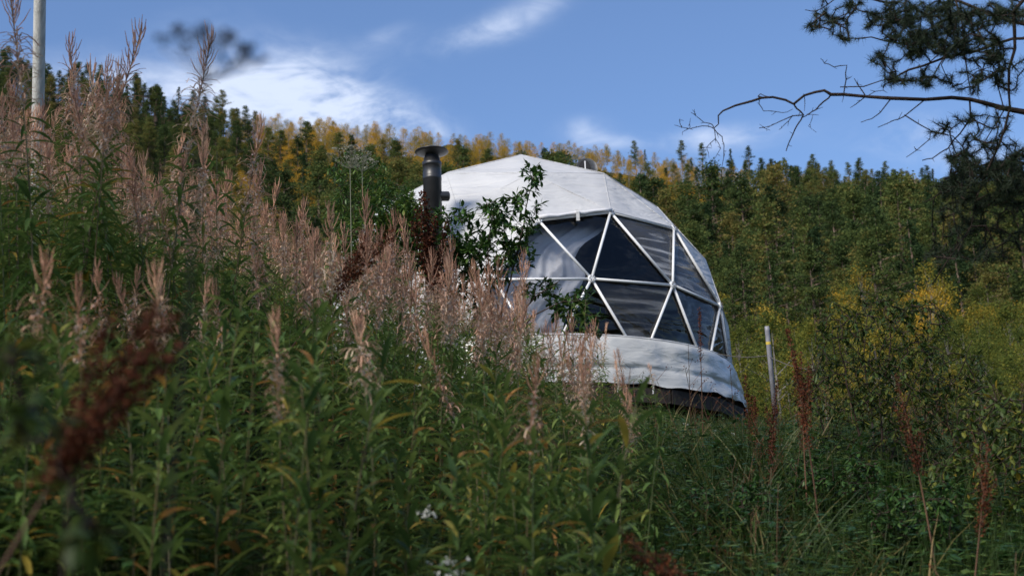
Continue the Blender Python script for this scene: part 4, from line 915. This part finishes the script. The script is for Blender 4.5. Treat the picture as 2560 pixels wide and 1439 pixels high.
twigs = [([(485, 490), (470, 480), (482, 469), (520, 483)], 4), ([(250, 640), (242, 622), (200, 612), (160, 580), (135, 562)], 3.2), ([(160, 580), (152, 545)], 2.5), ([(250, 640), (190, 630), (130, 641), (90, 635), (50, 625)], 3), ([(90, 635), (75, 600), (98, 603)], 2.2),
         ([(130, 641), (95, 655), (92, 675)], 2.2), ([(135, 640), (133, 590)], 2.2), ([(255, 640), (252, 695), (215, 735), (178, 742)], 3), ([(262, 640), (288, 685), (300, 720), (298, 790), (285, 890)], 3.2), ([(252, 695), (280, 740), (255, 790)], 2.4), ([(215, 735), (225, 790)], 2),
         ([(840, 475), (800, 507), (762, 545), (720, 572), (692, 588)], 5.5), ([(650, 512), (662, 545), (700, 575), (682, 595), (655, 650), (635, 690), (610, 755)], 6), ([(700, 575), (640, 580), (590, 602), (530, 634), (475, 640)], 4), ([(512, 636), (515, 656)], 2.2), ([(640, 580), (600, 625), (574, 648)], 2.8),
         ([(720, 572), (742, 572), (737, 610), (720, 632), (762, 662)], 2.2), ([(472, 492), (475, 520), (500, 555), (560, 560), (620, 560), (645, 545)], 3), ([(712, 490), (702, 555)], 2.6), ([(760, 545), (795, 535)], 2.4),
         ([(900, 470), (905, 400), (915, 330), (850, 330), (800, 318), (782, 293)], 4), ([(905, 400), (925, 385)], 2), ([(988, 480), (970, 420), (950, 392)], 4), ([(970, 420), (968, 400)], 2), ([(1550, 530), (1530, 590), (1480, 670), (1420, 740), (1340, 785), (1290, 802)], 6), ([(1250, 512), (1200, 580), (1150, 605), (1068, 637)], 4.2), ([(1175, 595), (1190, 560)], 2.4), ([(1120, 508), (1080, 560), (1040, 590), (983, 612)], 4),
         ([(985, 500), (960, 520), (930, 540)], 3.5), ([(1240, 665), (1340, 655), (1330, 690), (1262, 750), (1210, 786)], 4), ([(1340, 655), (1440, 680)], 4), ([(1500, 30), (1490, 100), (1500, 250), (1520, 400), (1530, 470)], 6), ([(1450, 10), (1430, 150), (1390, 250), (1330, 310)], 6), ([(1420, 740), (1440, 800), (1432, 850)], 3), ([(1440, 715), (1490, 720)], 3), ([(1250, 745), (1250, 735), (1265, 750)], 2.4),
         ([(1060, 472), (1100, 450), (1095, 440)], 2.6), ([(900, 475), (890, 512)], 2.6), ([(1710, 700), (1600, 720), (1520, 738)], 4), ([(1300, -60), (1150, 20), (1080, 90)], 5), ([(1150, -80), (1000, -10), (940, 60), (900, 130), (890, 190)], 4.5), ([(1150, -80), (900, -40), (820, 20), (760, 60), (705, 50)], 4.5), ([(940, 60), (860, 90), (780, 130), (705, 140)], 3.5), ([(1730, 350), (1640, 330), (1560, 360), (1490, 420)], 4), ([(1725, 450), (1640, 360), (1560, 345), (1480, 370)], 3.4),
         ([(1530, 1130), (1450, 1090), (1360, 1110)], 3.5), ([(1560, 1000), (1460, 960), (1380, 960), (1300, 1010)], 4), ([(1440, 1270), (1380, 1260), (1300, 1290)], 3)]
roots = []
for pts, r0, r1, off in limbs:
    mb = MB(); P = Z(pts, PD+off); n_ = len(P); inv_ = [p-foot for p in P]
    tt = min(tk, key=lambda q: np.linalg.norm(q-P[0])); P2 = [tt-foot]+inv_
    fine = []
    for a, b in zip(P2[:-1], P2[1:]):
        m_ = max(1, int(np.linalg.norm(b-a)/.12))
        for s in range(m_): fine.append(a+(b-a)*s/m_+rng.normal(size=3)*.004)
    fine.append(P2[-1]); rr = np.linspace(r0, r1, len(fine))*px2m*.98*(1+.12*rng.normal(size=len(fine))); tube(mb, fine, list(rr), 'bark', 7); mb.obj('limb', tree, smooth=True); roots.append(fine)
allr = [p for r_ in roots for p in r_]
tw = MB()
for pts, r0 in twigs:
    P = [p-foot for p in Z(pts)]; A = np.array(allr); near_ = A[np.argmin(np.linalg.norm(A-P[0], axis=1))]
    if np.linalg.norm(near_-P[0]) < .6: P[0] = near_
    sh = np.linspace(1, .6, len(P)); fine = []
    for a, b in zip(P[:-1], P[1:]):
        for s in (0, .5): fine.append(a+(b-a)*s+rng.normal(size=3)*.0022)
    fine.append(P[-1]); tube(tw, fine, list(np.linspace(r0, r0*.5, len(fine))*px2m*.8), 'bark', 5); allr += fine
    for q in range(len(fine)-1):                    # short dead snags
        if R.random() < .5:
            d = rng.normal(size=3); d /= np.linalg.norm(d); tube(tw, [fine[q], fine[q]+d*R.uniform(.01, .03)], [.0018, .0008], 'bark', 4, cap=False)
def zr(polys, n, seed):
    r = random.Random(seed); o = []; tw_ = sum(p[4] for p in polys)
    for cx, cy, sx, sy, wt in polys:
        for _ in range(max(1, int(n*wt/tw_))):
            a = r.uniform(0, 6.28); q = math.sqrt(r.random()); o.append(at(1660+(cx+math.cos(a)*q*sx)*.5003, (cy+math.sin(a)*q*sy)*.5003, PD+r.uniform(-.55, .55))-foot)
    return o
tips = zr([(740, 140, 40, 15, 4), (800, 70, 50, 40, 6), (860, 130, 60, 50, 9), (905, 200, 30, 15, 4), (960, 30, 60, 30, 8), (1040, 90, 50, 60, 10), (1150, 60, 70, 60, 22), (1150, 170, 70, 60, 20), (1280, 120, 90, 100, 46), (1270, 250, 80, 60, 26), (1420, 80, 90, 80, 36), (1420, 210, 100, 80, 46),
           (1600, 90, 110, 80, 40), (1600, 250, 120, 80, 40), (1740, 60, 90, 60, 20), (1100, 290, 60, 50, 10), (1150, 400, 60, 40, 10), (1300, 400, 100, 40, 14), (1500, 420, 120, 60, 14), (1700, 380, 90, 90, 14), (1640, 580, 120, 70, 10),
           (1480, 790, 80, 30, 18), (1560, 870, 130, 50, 40), (1700, 870, 110, 60, 40), (1440, 930, 90, 40, 26), (1780, 760, 60, 40, 8), (1600, 1000, 150, 60, 22), (1450, 1100, 120, 80, 10), (1400, 1270, 120, 90, 14), (1600, 1200, 140, 120, 14), (1780, 1000, 80, 120, 16), (2100, 300, 300, 400, 40), (1620, 700, 140, 60, 14), (1450, 640, 130, 80, 8), (1720, 900, 100, 90, 26), (1650, 800, 140, 60, 18), (1560, 1000, 180, 140, 26), (1700, 1150, 120, 160, 20)], 1050, 3)
segs = network([allr], tips, .5); nd = MB()
for s in segs:
    ln = np.linalg.norm(s[-1]-s[0]); tube(tw, s, [.0040, .0034, .0028, .0020], 'bark', 4, cap=False)
    for k in range(3):                                # needle tufts along the outer half
        q = 3-(0 if k == 0 else R.uniform(0, min(1.8, .16/(ln+.01)*3))); i = min(2, int(q)); f = q-i; c = s[i]*(1-f)+s[i+1]*f; ax = (s[3]-s[2])/(np.linalg.norm(s[3]-s[2])+1e-9)
        m_ = 26; D = rng.normal(size=(m_, 3))+ax*.9; D /= np.linalg.norm(D, axis=1)[:, None]; L0 = rng.uniform(.028, .05, (m_, 1)); X = np.cross(D, rng.normal(size=(m_, 3))); X /= np.linalg.norm(X, axis=1)[:, None]; c2 = c+ax*rng.uniform(-.035, .01, (m_, 1))
        V_ = np.stack([c2-X*.0011, c2+X*.0011, c2+D*L0], 1).reshape(-1, 3); nd.add(V_, [(3*j, 3*j+1, 3*j+2) for j in range(m_)], 'needle', np.repeat(rng.random(m_), 3))
tag(tw.obj('twigs', tree), kind='stuff'); tag(nd.obj('needles', tree), kind='stuff')
# the rest of its crown, outside the frame, as needle clumps on the upper trunk
cr = MB(); C = []
for k in range(160):
    z = R.uniform(3.2, 9.6); a = R.uniform(0, 6.28); rr = R.uniform(.5, 2.4)*(1.15-(z-3.2)/9); c = np.array([math.cos(a)*rr, math.sin(a)*rr, z])
    px, py, d = proj(c+foot)
    if d > .5 and px < 2760 and py > -420: continue
    C.append(c+rng.normal(size=(70, 3))*np.array([.16, .16, .10]))
    if k % 2: tube(tw if False else cr, [(0, 0, z-.2), c], [.02, .006], 'bark', 4, cap=False)
quads(cr, np.concatenate(C), .07, 'needle', .5, aspect=.25); tag(cr.obj('crown', tree), kind='stuff')
print('done')
